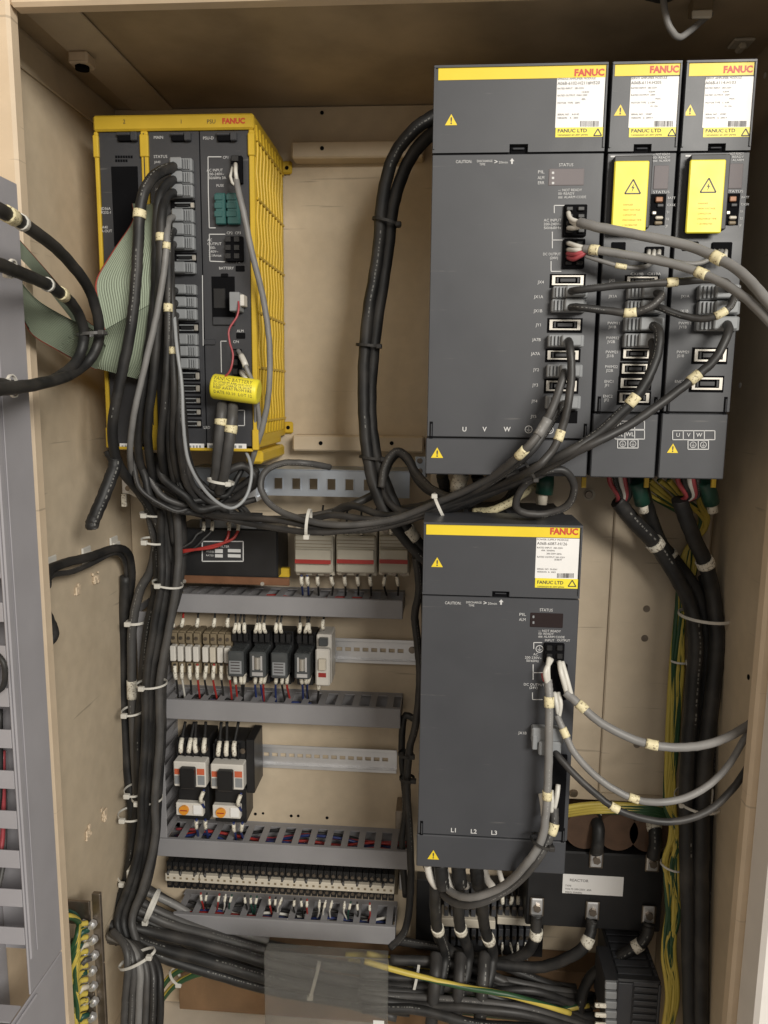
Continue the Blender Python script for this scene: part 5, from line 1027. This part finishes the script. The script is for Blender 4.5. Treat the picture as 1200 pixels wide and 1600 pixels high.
# run along the bottom
bot = [([(150, 1430, .0), (230, 1455, .01), (330, 1478, .01), (430, 1508, .01), (520, 1530, .01), (640, 1548, .01), (760, 1560, .02), (870, 1580, .02)], 17, 'cable_dark'),
       ([(160, 1440, -.02), (230, 1475, -.01), (330, 1503, -.01), (430, 1532, -.01), (530, 1550, -.01), (660, 1565, .0), (780, 1580, .0), (900, 1600, .0)], 18, 'cable_black'),
       ([(200, 1400, .03), (250, 1425, .04), (310, 1450, .04), (400, 1480, .04), (500, 1503, .04), (620, 1520, .04), (760, 1530, .04), (900, 1545, .04)], 14, 'cable_midgrey'),
       ([(195, 1410, .02), (260, 1442, .03), (340, 1465, .03), (450, 1495, .03), (560, 1515, .03), (700, 1525, .03), (830, 1540, .03), (930, 1570, .03)], 14, 'cable_midgrey'),
       ([(205, 1385, .04), (255, 1405, .05), (285, 1420, .055), (330, 1446, .06), (420, 1470, .06)], 11, 'cable_grey'),
       ([(620, 1470, .05), (680, 1480, .04), (760, 1500, .03), (850, 1535, .03), (920, 1560, .03)], 13, 'cable_dark'),
       ([(170, 1450, -.02), (240, 1490, -.01), (330, 1520, .0), (420, 1545, .0), (520, 1562, .0), (640, 1580, .0)], 16, 'cable_black'),
       ([(190, 1420, .03), (250, 1450, .03), (330, 1490, .03), (420, 1520, .03), (520, 1540, .03), (640, 1560, .03)], 15, 'cable_dark'),
       ([(185, 1425, .045), (250, 1462, .045), (330, 1500, .045), (410, 1530, .045), (500, 1555, .04), (620, 1590, .03)], 13, 'cable_midgrey'),
       ([(215, 1380, .06), (270, 1412, .065), (340, 1450, .07), (440, 1480, .07), (560, 1496, .07), (640, 1502, .06)], 13, 'cable_midgrey'),
       ([(610, 1500, .0), (700, 1505, .0), (780, 1530, .0), (850, 1575, .0), (900, 1620, .0)], 15, 'cable_dark')]
for k in range(9):
    x0_ = 600+k*8; q = lambda v=8: random.uniform(-v, v)
    bot.append(([(560+q(), 1500+k*9+q(), .02-k*.008), (650+q(), 1512+k*8+q(), .02-k*.008), (740+q(), 1520+k*9+q(14), .01-k*.008), (830+q(), 1535+k*8+q(14), .0-k*.006), (930+q(), 1550+k*9+q(), .03-k*.006)], random.choice((11, 13, 15)), random.choice(('cable_black', 'cable_dark', 'cable_midgrey'))))
for pts, w, mt in bot: cable(pts, w, mt, {'cable_black': 'black', 'cable_dark': 'charcoal', 'cable_midgrey': 'dusty dark grey', 'cable_grey': 'thin grey'}[mt]+' cable running along the bottom of the cabinet under the lowest duct', group='cables along the cabinet bottom')
for k, w in enumerate((12, 11, 12, 11, 12, 11)):
    cable([(176-k*3, 1455+k*3, -.05+k*.006), (196+k*3, 1480-k*1, -.07+k*.006), (200+k*9, 1515-k*2, -.08+k*.004), (196+k*11, 1560, -.08), (192+k*11, 1650, -.08)], w, ('cable_midgrey', 'cable_midgrey', 'cable_grey', 'cable_midgrey', 'cable_dark', 'cable_black')[k], 'grey cable of the fan bending down through the floor beside the earth bar', group='cables bending through the floor')
tie(238, 1415, .0, 50, -20, 'white tie on the dark cables below the terminal strip', depth=.02, head=(-.9, 0)); tie(214, 1498, -.072, 64, 118, 'white tie round the fan of grey cables', depth=.014, head=(-.85, 0))
EX = []
for k in range(2):
    q = lambda v=7: random.uniform(-v, v)
    yy = .03 if k < 1 else -.045-k*.003; EX.append([(570+q(), 1490+k*12, yy), (640+q(), 1508+k*11+q(4), yy), (720+q(), 1526+k*9+q(), yy), (800+q(), 1546+k*7+q(), yy), (890+q(), 1575+k*4+q(), yy+.02)])
ew = [[(244, 1560, .02), (262, 1530, .02), (290, 1512, .02), (330, 1505, .02), (400, 1520, .03)], [(250, 1566, .02), (275, 1538, .015), (310, 1522, .015), (350, 1520, .02), (420, 1530, .03)], [(540, 1492, .05), (600, 1496, .05), (680, 1515, .05), (760, 1530, .05), (860, 1560, .04)], [(545, 1500, .05), (610, 1512, .045), (700, 1533, .045), (790, 1548, .045), (880, 1575, .04)], [(610, 1530, .0), (690, 1545, .0), (770, 1560, .0), (850, 1575, .0), (920, 1590, .0)], [(610, 1545, -.01), (690, 1560, -.01), (770, 1575, -.01), (850, 1580, -.01), (920, 1570, 0)], [(608, 1556, .01), (680, 1575, .01), (760, 1585, .01), (830, 1592, .01), (900, 1600, .01)]]
for k, pts in enumerate(ew+EX): cable(pts, 9, 'earth', 'yellow green earth wire among the bottom cables, ' + ('short arch over the brown board' if k < 2 else 'running toward the vented unit'), cat='earth wire', group='earth wires over the board' if k < 2 else 'earth wires along the bottom', name='earth_wire', n=9)
tie(274, 1526, .018, 24, 38, 'white tie on the earth wires over the brown board', depth=.008, thick=4); tie(648, 1528, .0, 60, -12, 'pale tie on the bottom cables beside the clear sheet', depth=.02, thick=4); tie(492, 1530, .0, 50, -14, 'pale tie seen through the clear sheet', depth=.02, thick=5)

# ================================================================== stout pair beside the wide amplifier
cable([(700, 178, -.05), (676, 183, -.05), (640, 210, -.05), (613, 250, -.05), (598, 310, -.045), (590, 400, -.04), (574, 500, -.04), (568, 600, -.04), (573, 700, -.045), (592, 780, -.05), (630, 838, -.04), (672, 882, -.03)], 20, 'cable_black', 'stout black cable arching from the wide amplifier down to the power supply, outer of two')
cable([(700, 196, -.045), (680, 205, -.045), (652, 232, -.045), (630, 270, -.045), (613, 330, -.04), (605, 400, -.035), (588, 510, -.035), (579, 620, -.035), (586, 705, -.04), (606, 765, -.045), (632, 820, -.04), (665, 862, -.03)], 20, 'cable_black', 'stout black cable arching from the wide amplifier, inner of two, with white sleeve', marks=[(641, 836, 24, 'sleeve')])
tie(604, 347, -.043, 44, 75, 'black tie on the stout pair near the beige wall', mt='cable_black', depth=.012, head=(-.9, 0), thick=4); tie(576, 540, -.04, 38, 85, 'black tie halfway down the stout pair', mt='cable_black', depth=.012, thick=4); tie(582, 715, -.045, 40, 85, 'black tie on the stout pair in front of the zinc rail', mt='cable_black', depth=.012, thick=4)
cable([(650, 870, -.02), (655, 920, .0), (648, 960, .02), (652, 1000, .03), (656, 1060, .03), (650, 1130, .03), (640, 1170, .03), (636, 1230, .04), (640, 1300, .04), (642, 1380, .04), (634, 1450, .04), (610, 1480, .04)], 12, 'cable_dark', 'dark cable dropping beside the power supply to the bottom')
cable([(660, 880, -.01), (664, 950, .02), (662, 1040, .04), (655, 1120, .045), (632, 1120, .05), (628, 1180, .05), (634, 1260, .05), (628, 1320, .05), (634, 1400, .05)], 11, 'cable_black', 'black cable passing the end of the bare rail')
tie(634, 1178, .035, 22, 85, 'black tie on the cables at the end of the contactor rail', mt='cable_black', depth=.01); tie(636, 1216, .04, 22, 88, 'black tie below the contactor rail end', mt='cable_black', depth=.01)
B('cable_post', *rect(618, 1268, 634, 1296, .06)[:2], .06, YB-.0005, *rect(618, 1268, 634, 1296, .06)[2:], 'bolt', label='small dark screw post on the wall above the contactor duct', cat='post')

# ================================================================== amplifier plugs and cross cables (each plug is a part of its cable)
def pcable(pts, w, mt, lab, plugs=(), marks=(), grp=None, side='R'):
    o = cable(pts, w, mt, lab, marks=marks, group=grp)
    for pr in plugs:
        plug(o, pr, YA, .017, side); c = at(pts[0][0], pts[0][1], YA-.0165)
    return o
YK = YA-.03
pcable([(891, 455, YA-.012), (905, 453, YK), (960, 447, YK-.005), (1050, 441, YK-.008), (1105, 437, YK-.006), (1135, 442, YK), (1139, 455, YA-.012)], 12, 'cable_dark', 'dark link cable bridging the wide amplifier and the outer narrow amplifier', [(862, 449, 916, 468), (1088, 447, 1152, 470)], [(1050, 442, 17)])
pcable([(890, 480, YA-.012), (905, 480, YK), (945, 485, YK-.004), (985, 489, YK-.008), (1015, 480, YK-.012), (1034, 462, YK-.008), (1024, 458, YA-.012)], 12, 'cable_dark', 'dark link cable from the second plug of the wide amplifier to the inner narrow one', [(860, 469, 914, 489), (978, 449, 1036, 469)], [(985, 489, 19)])
pcable([(1020, 478, YA-.012), (1032, 481, YK), (1065, 493, YK-.006), (1105, 498, YK-.01), (1138, 482, YK-.012), (1148, 462, YK-.004), (1141, 475, YA-.012)], 11, 'cable_dark', 'dark link cable sagging between the two narrow amplifiers', [(976, 471, 1034, 492), (1087, 472, 1151, 493)], [(1125, 491, 18)])
pcable([(888, 532, YA-.012), (890, 540, YK), (893, 580, YK-.006), (888, 630, YK-.01), (878, 670, YK-.01), (862, 705, YK-.012), (830, 735, YK-.01), (770, 762, -.16), (690, 795, -.12), (600, 824, -.09), (520, 828, -.08), (430, 812, -.06), (350, 806, -.04), (290, 790, -.02)], 12, 'cable_dark', 'dark cable from the middle plug of the wide amplifier sweeping left below the rail', [(855, 524, 910, 543)], [(871, 678, 16)])
pcable([(882, 580, YA-.012), (880, 590, YK), (866, 630, YK-.004), (848, 668, YK-.006), (815, 708, YK-.006), (760, 750, -.17), (690, 782, -.13), (610, 812, -.10), (520, 820, -.09), (440, 800, -.07), (410, 770, -.06), (412, 740, -.055), (440, 724, -.05), (480, 724, -.045), (515, 730, -.02)], 11, 'cable_midgrey', 'dark cable with shrink sleeve ending in a round loop before the zinc rail', [(853, 570, 908, 590)], [(848, 668, 26, 'cable_grey'), (812, 708, 16)])
pcable([(884, 628, YA-.012), (872, 640, YK+.006), (852, 675, YK+.004), (820, 715, YK+.004), (760, 758, -.165), (700, 788, -.125), (600, 818, -.095), (500, 832, -.08), (400, 820, -.05), (310, 800, -.03)], 11, 'cable_dark', 'dark cable from the lowest plug of the wide amplifier', [(851, 618, 905, 639)])
pcable([(1018, 508, YA-.012), (1030, 520, YK), (1025, 560, YK-.008), (1004, 605, YK-.012), (975, 640, YK-.012), (930, 680, YK-.012), (870, 715, YK-.01), (790, 748, -.17), (700, 788, -.12), (610, 806, -.08), (550, 790, -.05), (520, 800, -.03)], 15, 'cable_black', 'thick black cable curving down from the inner narrow amplifier', [(973, 497, 1034, 519)], [(983, 622, 18)])
pcable([(1016, 532, YA-.012), (1022, 548, YK+.006), (1014, 590, YK), (992, 625, YK-.004), (950, 668, YK-.002), (890, 712, YK), (800, 755, -.16), (700, 796, -.11), (630, 800, -.07), (600, 770, -.05), (606, 730, -.045), (622, 710, -.04), (638, 722, -.04), (652, 750, -.05), (680, 772, -.06), (740, 775, -.10)], 12, 'cable_dark', 'dark cable from the lowest plug of the inner narrow amplifier, humped beside the stout pair', [(972, 522, 1031, 544)])
pcable([(1134, 505, YA-.012), (1138, 518, YK), (1118, 560, YK-.006), (1085, 590, YK-.008), (1040, 625, YK-.01), (980, 666, YK-.014), (900, 706, YK-.014), (820, 748, -.18), (740, 780, -.14), (660, 806, -.10), (580, 812, -.07), (520, 805, -.05), (470, 815, -.03)], 14, 'cable_dark', 'dark cable crossing down from the lowest plug of the outer narrow amplifier', [(1084, 496, 1150, 518)], [(1083, 591, 19)])
cable([(596, 762, -.06), (602, 728, -.055), (618, 706, -.05), (636, 714, -.05), (650, 738, -.055), (676, 765, -.08), (715, 778, -.11), (760, 770, -.14)], 13, 'cable_midgrey', 'dark grey cable hump above the zinc bracket')
cable([(790, 742, -.185), (840, 738, -.19), (880, 735, -.19), (897, 760, -.18), (886, 790, -.17), (850, 803, -.165), (815, 800, -.17), (806, 785, -.175), (822, 755, -.18), (850, 738, -.185), (790, 760, -.16), (730, 790, -.12)], 12, 'cable_dark', 'spare dark cable wound into an oval loop above the power supply')
cable([(280, 800, .0), (340, 790, -.02), (380, 770, -.03), (400, 750, -.035), (380, 728, -.04), (350, 742, -.045), (330, 775, -.04), (350, 800, -.03), (430, 812, -.03), (520, 800, -.03), (590, 770, -.02)], 13, 'cable_dark', 'dark cable curling back under the controller')
cable([(300, 760, -.02), (320, 772, -.03), (360, 768, -.03), (400, 740, -.03), (386, 730, -.02)], 11, 'cable_black', 'black cable stub curled behind the battery leads')
tie(482, 818, -.085, 44, -5, 'white tie round the sweeping cables below the zinc rail', depth=.014, head=(-.9, 0)); tie(686, 790, -.125, 40, 25, 'white tie round the sweeping cables left of the power supply', depth=.014, head=(.9, 0))
tie(826, 733, -.195, 40, 32, 'black tie where the spare loop joins the crossing cables', mt='cable_black', depth=.016, thick=4); tie(345, 752, -.075, 40, 80, 'white tie round the two grey stub cables', depth=.014, head=(-.8, 0), thick=4)
# grey feeder cables leaving to the right
Yg = YA-.02
def cores(o, pts, r=.0014, mt='white_wire'):
    for p in pts: MB().tube(spline([at(*q) for q in p], 4), r, 7).build('core', mt if len(p) < 4 else 'pink_wire', o)
o = cable([(905, 347, Yg), (930, 354, Yg-.01), (1000, 368, Yg-.02), (1080, 386, Yg-.035), (1150, 420, Yg-.06), (1200, 472, Yg-.09), (1250, 540, Yg-.11)], 16, 'cable_grey', 'upper grey feeder cable passing in front of the narrow amplifiers to the door', marks=[(1123, 407, 18)])
cores(o, [[(888, 332, YA-.006), (892, 342, YA-.014), (908, 348, Yg)], [(892, 345, YA-.006), (900, 350, YA-.016), (915, 351, Yg)], [(888, 356, YA-.006), (898, 356, YA-.016), (915, 352, Yg)]], .0022)
o = cable([(912, 389, Yg), (940, 392, Yg-.008), (1000, 402, Yg-.016), (1060, 415, Yg-.03), (1110, 433, Yg-.045), (1160, 462, Yg-.07), (1200, 500, Yg-.09), (1250, 560, Yg-.11)], 14, 'cable_grey', 'lower grey feeder cable passing in front of the narrow amplifiers to the door', marks=[(1098, 428, 19), (928, 391, 14)])
cores(o, [[(888, 380, YA-.006), (900, 384, YA-.016), (916, 388, Yg)], [(888, 390, YA-.006), (900, 391, YA-.018), (916, 390, Yg)], [(887, 396, YA-.006), (897, 398, YA-.016), (905, 396, YA-.02), (918, 391, Yg)], [(888, 402, YA-.006), (896, 405, YA-.015), (906, 400, YA-.02), (920, 392, Yg)]], .0022)
cable([(915, 400, Yg), (940, 408, Yg-.004), (975, 417, Yg-.006), (1010, 416, Yg-.004), (1024, 402, YA-.008)], 7, 'cable_grey', 'thin grey cable into the socket of the inner narrow amplifier', marks=[(972, 416, 17)])
cable([(1024, 398, YA-.008), (1050, 408, Yg-.006), (1090, 412, Yg-.01), (1118, 400, Yg-.004), (1128, 392, YA-.008)], 7, 'cable_grey', 'thin grey link between the sockets of the narrow amplifiers', marks=[(1108, 392, 14, 'sleeve')])
for px in (1014, 1022, 1030, 1116, 1124, 1134): MB().tube([at(px, 392, YA-.004), at(px-1, 400, YA-.012), at(px, 408, YA-.015)], .002, 8).build('ferrule', 'white_wire', label='white crimped ferrule in the small socket of a narrow amplifier', cat='ferrule', group='ferrules in the narrow amplifiers')
# power supply wiring
o = cable([(856, 1062, YA-.012), (858, 1085, YA-.018), (858, 1120, YA-.02), (857, 1200, YA-.022), (853, 1270, YA-.022), (846, 1312, YA-.022), (822, 1350, YA-.02), (785, 1385, -.17), (735, 1402, -.15), (700, 1390, -.12), (678, 1355, -.08), (666, 1335, -.05)], 13, 'cable_grey', 'grey cable down the front of the power supply, looping under its lower cover', marks=[(857, 1098, 16), (853, 1242, 14)])
cores(o, [[(858, 1028, YA-.006), (856, 1045, YA-.014), (857, 1065, YA-.014)], [(862, 1030, YA-.006), (852, 1050, YA-.016), (856, 1070, YA-.014)]], .0026); cores(o, [[(848, 1052, YA-.008), (850, 1062, YA-.012), (854, 1066, YA-.013), (857, 1075, YA-.014)]], .0018)
cable([(866, 1262, YA-.008), (866, 1285, YA-.012), (858, 1310, YA-.016), (838, 1345, YA-.016), (800, 1385, -.165), (745, 1412, -.15), (705, 1408, -.12), (680, 1380, -.08), (665, 1350, -.05)], 13, 'cable_midgrey', 'second grey cable joining under the power supply cover', marks=[(862, 1296, 16)])
for k, (a, b_) in enumerate((((872, 1226), (866, 1262)), ((862, 1235), (861, 1268)), ((845, 1240), (849, 1275)))):
    MB().tube(spline([at(a[0], a[1], YA-.006), at((a[0]+b_[0])/2+1, (a[1]+b_[1])/2, YA-.012), at(*b_, YA-.012)], 4), .0027, 8).build('ferrule', 'white_wire', label='white sleeved lead in the slot low on the power supply', cat='ferrule', group='white leads low on the power supply')
cable([(850, 1330, YA-.02), (851, 1312, YA-.022)], 3, 'cable_black', 'tiny black wire end at the lower cover seam', cat='wire', name='wire')
tie(846, 1314, YA-.018, 34, 70, 'black tie holding the two grey cables at the power supply seam', mt='cable_black', depth=.012, thick=4)
o = cable([(884, 1082, YA-.015), (900, 1096, YA-.02), (940, 1130, YA-.03), (990, 1155, YA-.035), (1040, 1167, YA-.04), (1095, 1165, YA-.03), (1140, 1150, YA-.012), (1180, 1125, YA+.005), (1215, 1090, YA+.02)], 13.5, 'cable_grey', 'grey cable sweeping from the power supply connector to the right frame, upper one', marks=[(911, 1103, 16), (1020, 1162, 18)])
cores(o, [[(874, 1034, YA-.006), (877, 1052, YA-.016), (886, 1084, YA-.015)], [(878, 1034, YA-.006), (885, 1058, YA-.014), (893, 1088, YA-.017)]], .0026)
o = cable([(870, 1118, YA-.012), (880, 1140, YA-.018), (900, 1180, YA-.025), (940, 1220, YA-.03), (990, 1248, YA-.035), (1040, 1253, YA-.04), (1090, 1238, YA-.03), (1135, 1200, YA-.012), (1172, 1140, YA+.005), (1215, 1080, YA+.02)], 11, 'cable_grey', 'grey cable sweeping from the power supply connector to the right frame, lower one', marks=[(883, 1144, 15), (990, 1249, 16)])
cores(o, [[(866, 1082, YA-.008), (869, 1098, YA-.014), (872, 1116, YA-.012)], [(872, 1082, YA-.008), (876, 1100, YA-.014), (873, 1120, YA-.012)]], .0024)
o = cable([(866, 1172, YA-.012), (876, 1186, YA-.02), (910, 1222, YA-.03), (960, 1262, YA-.035), (1010, 1280, YA-.04), (1060, 1283, YA-.04), (1110, 1265, YA-.03), (1150, 1226, YA-.012), (1180, 1180, YA+.005), (1215, 1130, YA+.02)], 11, 'cable_dark', 'dark cable from the large grey plug of the power supply to the right frame', marks=[(962, 1264, 15)])
PB('plug', (831, 1139, 881, 1163), YA-.012, YA-.0004, 'plug_grey', o, .0015); PB('plug_body', (842, 1160, 877, 1182), YA-.016, YA-.0004, 'plug_grey', o, .0015); PB('plug_lug', (832, 1150, 840, 1172), YA-.013, YA-.002, 'plug_grey', o)
# leads under the power supply
for k, (px, mk, ex) in enumerate(((672, (684, 1452), 0), (708, (720, 1453), 0), (746, (760, 1466), 0))):
    cable([(px+6, 1352, -.10), (px+8, 1385, -.10), (px+8, 1420, -.07), (px+12, 1452, -.03), (px+24, 1490, .0), (px+16, 1540, -.02), (px+2, 1600, -.03), (px, 1660, -.03)], 17, 'cable_black', 'black mains lead under the power supply with white printed sleeve', marks=[(*mk, 17, 'sleeve')], group='mains leads under the power supply')
for k, px in enumerate((668, 695, 715, 738, 755, 778)):
    cable([(px, 1352, -.12), (px+5, 1372, -.12), (px+14, 1385+k % 2*6, -.115)], 8 if k % 2 else 12, 'white_plastic', 'white insulating sleeve hanging out under the power supply', cat='sleeve', group='white sleeves under the power supply', name='insulating_sleeve')
for k, px in enumerate((688, 716, 744)): cable([(px, 1350, -.125), (px+2, 1370, -.125), (px+4, 1384, -.12)], 22, 'cable_black', 'black capped terminal lug under the power supply', cat='lug', group='capped lugs under the power supply', name='terminal_lug')
for px in (682, 720, 757): cable([(px, 1490, .0), (px-3, 1540, -.03), (px-12, 1640, -.04)], 20, 'cable_dark', 'thick dark cable descending through the floor under the power supply', group='cables descending under the power supply')

# ================================================================== right: motor cables and earth wires
def motor(px, cx, pts, lab, mk):
    o = cable(pts, 24, 'cable_black', lab, marks=[(*mk, 13, 'sleeve')])
    for dx, mt in ((-14, 'pink_wire'), (-5, 'cable_black'), (3, 'white_wire'), (9, 'pink_wire'), (16, 'cable_black')):
        MB().tube(spline([at(px+dx, 738, -.10), at(px+dx+3, 756, -.098), at(px+dx*.6+9, 775, -.09), at(cx[0]+dx*.3, cx[1], -.08)], 4), .0027, 8).build('core', mt, o)
motor(965, (968, 790), [(964, 782, -.085), (978, 800, -.08), (1000, 825, -.07), (1024, 850, -.06), (1056, 900, -.05), (1078, 945, -.045), (1087, 1000, -.055), (1081, 1100, -.065), (1074, 1200, -.075), (1073, 1300, -.085), (1076, 1450, -.095), (1080, 1640, -.10)], 'thick black motor cable from the inner narrow amplifier down the right corner', (1022, 848))
motor(1072, (1064, 784), [(1062, 780, -.085), (1072, 810, -.08), (1086, 845, -.07), (1102, 880, -.06), (1114, 930, -.05), (1120, 1000, -.06), (1112, 1100, -.07), (1101, 1200, -.08), (1096, 1300, -.09), (1095, 1450, -.10), (1097, 1640, -.11)], 'thick black motor cable from the outer narrow amplifier down the right corner', (1102, 880))
cable([(1000, 750, -.09), (1010, 790, -.05), (1030, 845, -.035), (1060, 885, -.03), (1090, 930, -.03), (1103, 1000, -.035), (1098, 1120, -.045), (1088, 1250, -.055), (1084, 1400, -.065), (1086, 1640, -.08)], 22, 'cable_black', 'third thick black cable between the two motor cables in the right corner', marks=[(1046, 868, 9, 'sleeve')])
cable([(1100, 900, -.03), (1120, 960, -.03), (1120, 1060, -.045), (1109, 1180, -.06), (1103, 1320, -.075), (1101, 1480, -.085), (1102, 1640, -.095)], 20, 'cable_black', 'black cable tucked against the right wall')
for k in range(9):
    q = lambda v=6: random.uniform(-v, v)
    cable([(985+k*15, 750, -.07), (1025+k*9+q(10), 778+q(), -.05), (1072+k*4+q(8), 815+q(), -.025), (1086-k*2+q(8), 870, -.02), (1070-k*1.2+q(), 960, -.022), (1062-k*1.2+q(), 1060, -.025), (1054-k+q(5), 1180, -.03), (1050-k+q(5), 1255, -.035), (1052+k+q(9), 1300, -.06), (1048+q(11), 1350, -.06), (1054+q(11), 1420, -.06), (1046+q(11), 1490, -.06), (1050+q(11), 1560, -.07), (1036+q(), 1640, -.07)], 8, 'earth', 'yellow green earth wire twisted down beside the thick motor cables', cat='earth wire', group='earth wires in the right corner', name='earth_wire', n=9)
for k in range(4):
    cable([(880, 1262+k*4, -.02+k*.006), (930, 1256+k*4, -.02), (985, 1258+k*4, -.02), (1030, 1263+k*4, -.018), (1052, 1280+k*3, -.01), (1060-k*4, 1330, -.005)], 8, 'earth', 'yellow green earth wire lying under the lower edge of the mounting plate', cat='earth wire', group='earth wires under the mounting plate', name='earth_wire', n=9)
for px in (1000, 1108):
    MB().tube([at(px-6, 752, -.10), at(px, 770, -.095), at(px+4, 786, -.09)], .0085, 12).build('insulating_boot', 'green_plastic', label='dark green insulating boot under ' + ('the inner narrow amplifier' if px == 1000 else 'the outer narrow amplifier'), cat='boot'); MB().tube([at(px+3, 780, -.092), at(px+6, 800, -.088)], .0055, 10).build('printed_sleeve', 'sleeve', label='white printed sleeve below the green boot of ' + ('the inner narrow amplifier' if px == 1000 else 'the outer narrow amplifier'), cat='sleeve')
MB().tube([at(852, 740, -.10), at(852, 755, -.10), at(850, 772, -.10)], .0095, 12).build('insulating_boot', 'green_plastic', label='dark green insulating boot under the wide amplifier', cat='boot')
MB().tube([at(848, 768, -.10), at(846, 788, -.10)], .006, 12).build('printed_sleeve', 'cream_plastic', label='cream sleeve below the boot of the wide amplifier', cat='sleeve')
cable([(740, 800, -.08), (770, 797, -.09), (800, 783, -.09), (826, 765, -.09), (846, 752, -.08)], 13, 'sleeve_yellow', 'pale yellow sleeved lead behind the spare loop', cat='wire', name='sleeved_lead')
MB().tube([at(722, 740, -.12), at(718, 752, -.12), at(715, 764, -.115)], .0085, 12).build('printed_sleeve', 'sleeve', label='white printed sleeve just under the wide amplifier', cat='sleeve')
for k, px in enumerate((690, 745, 800)): cable([(px, 742, -.09), (px+4, 765, -.08), (px-10, 785, -.06), (px-40, 795, -.04), (px-100, 800, -.02)], 18, 'cable_black', 'black motor lead under the wide amplifier', group='motor leads under the wide amplifier')
tie(1102, 962, -.05, 78, 88, 'white tie holding the motor cables to the right wall', depth=.03, head=(-.9, 0), thick=4.5); tie(1062, 1033, -.025, 26, 88, 'small pale tie on the earth wires', depth=.008, thick=3); tie(1090, 1250, -.07, 66, 88, 'white tie low on the motor cables', depth=.03, head=(.9, 0), thick=4)
tie(1050, 1352, -.06, 34, 80, 'pale tie on the earth wires beside the reactor', depth=.012, thick=3)
for px, py, lab in ((1134, 958, 'white tie mount on the right wall behind the motor cables'), (1105, 1243, 'white tie mount low on the right wall')):
    c = at(px, py, -.04 if py < 1000 else -.07); t = thing('tie_mount', c, lab, 'tie mount')
    B('base', c.x-.002, c.x+.003, c.y-.012, c.y+.012, c.z-.014, c.z+.014, 'tie_white', t, .001); B('bridge', c.x-.008, c.x-.002, c.y-.004, c.y+.004, c.z-.005, c.z+.005, 'tie_white', t, .001)

# dense knot of cables under the controller
for k in range(9):
    q = lambda v=10: random.uniform(-v, v)
    x = 205+k*9; yk = -.05+.006*(k % 5)
    cable([(x+q(6), 712+q(6), yk), (x+6+q(8), 742+q(8), yk-.01), (x+28+q(12), 772+q(10), yk-.01), (x+62+q(12), 790+q(10), yk), (x+92+q(10), 788+q(14), yk+.01), (x+110+q(8), 805+q(8), yk+.02)], random.choice((8, 10, 12)), random.choice(('cable_black', 'cable_dark', 'cable_midgrey')), 'cable in the knot under the controller, above the black filter box', group='knotted cables under the controller')
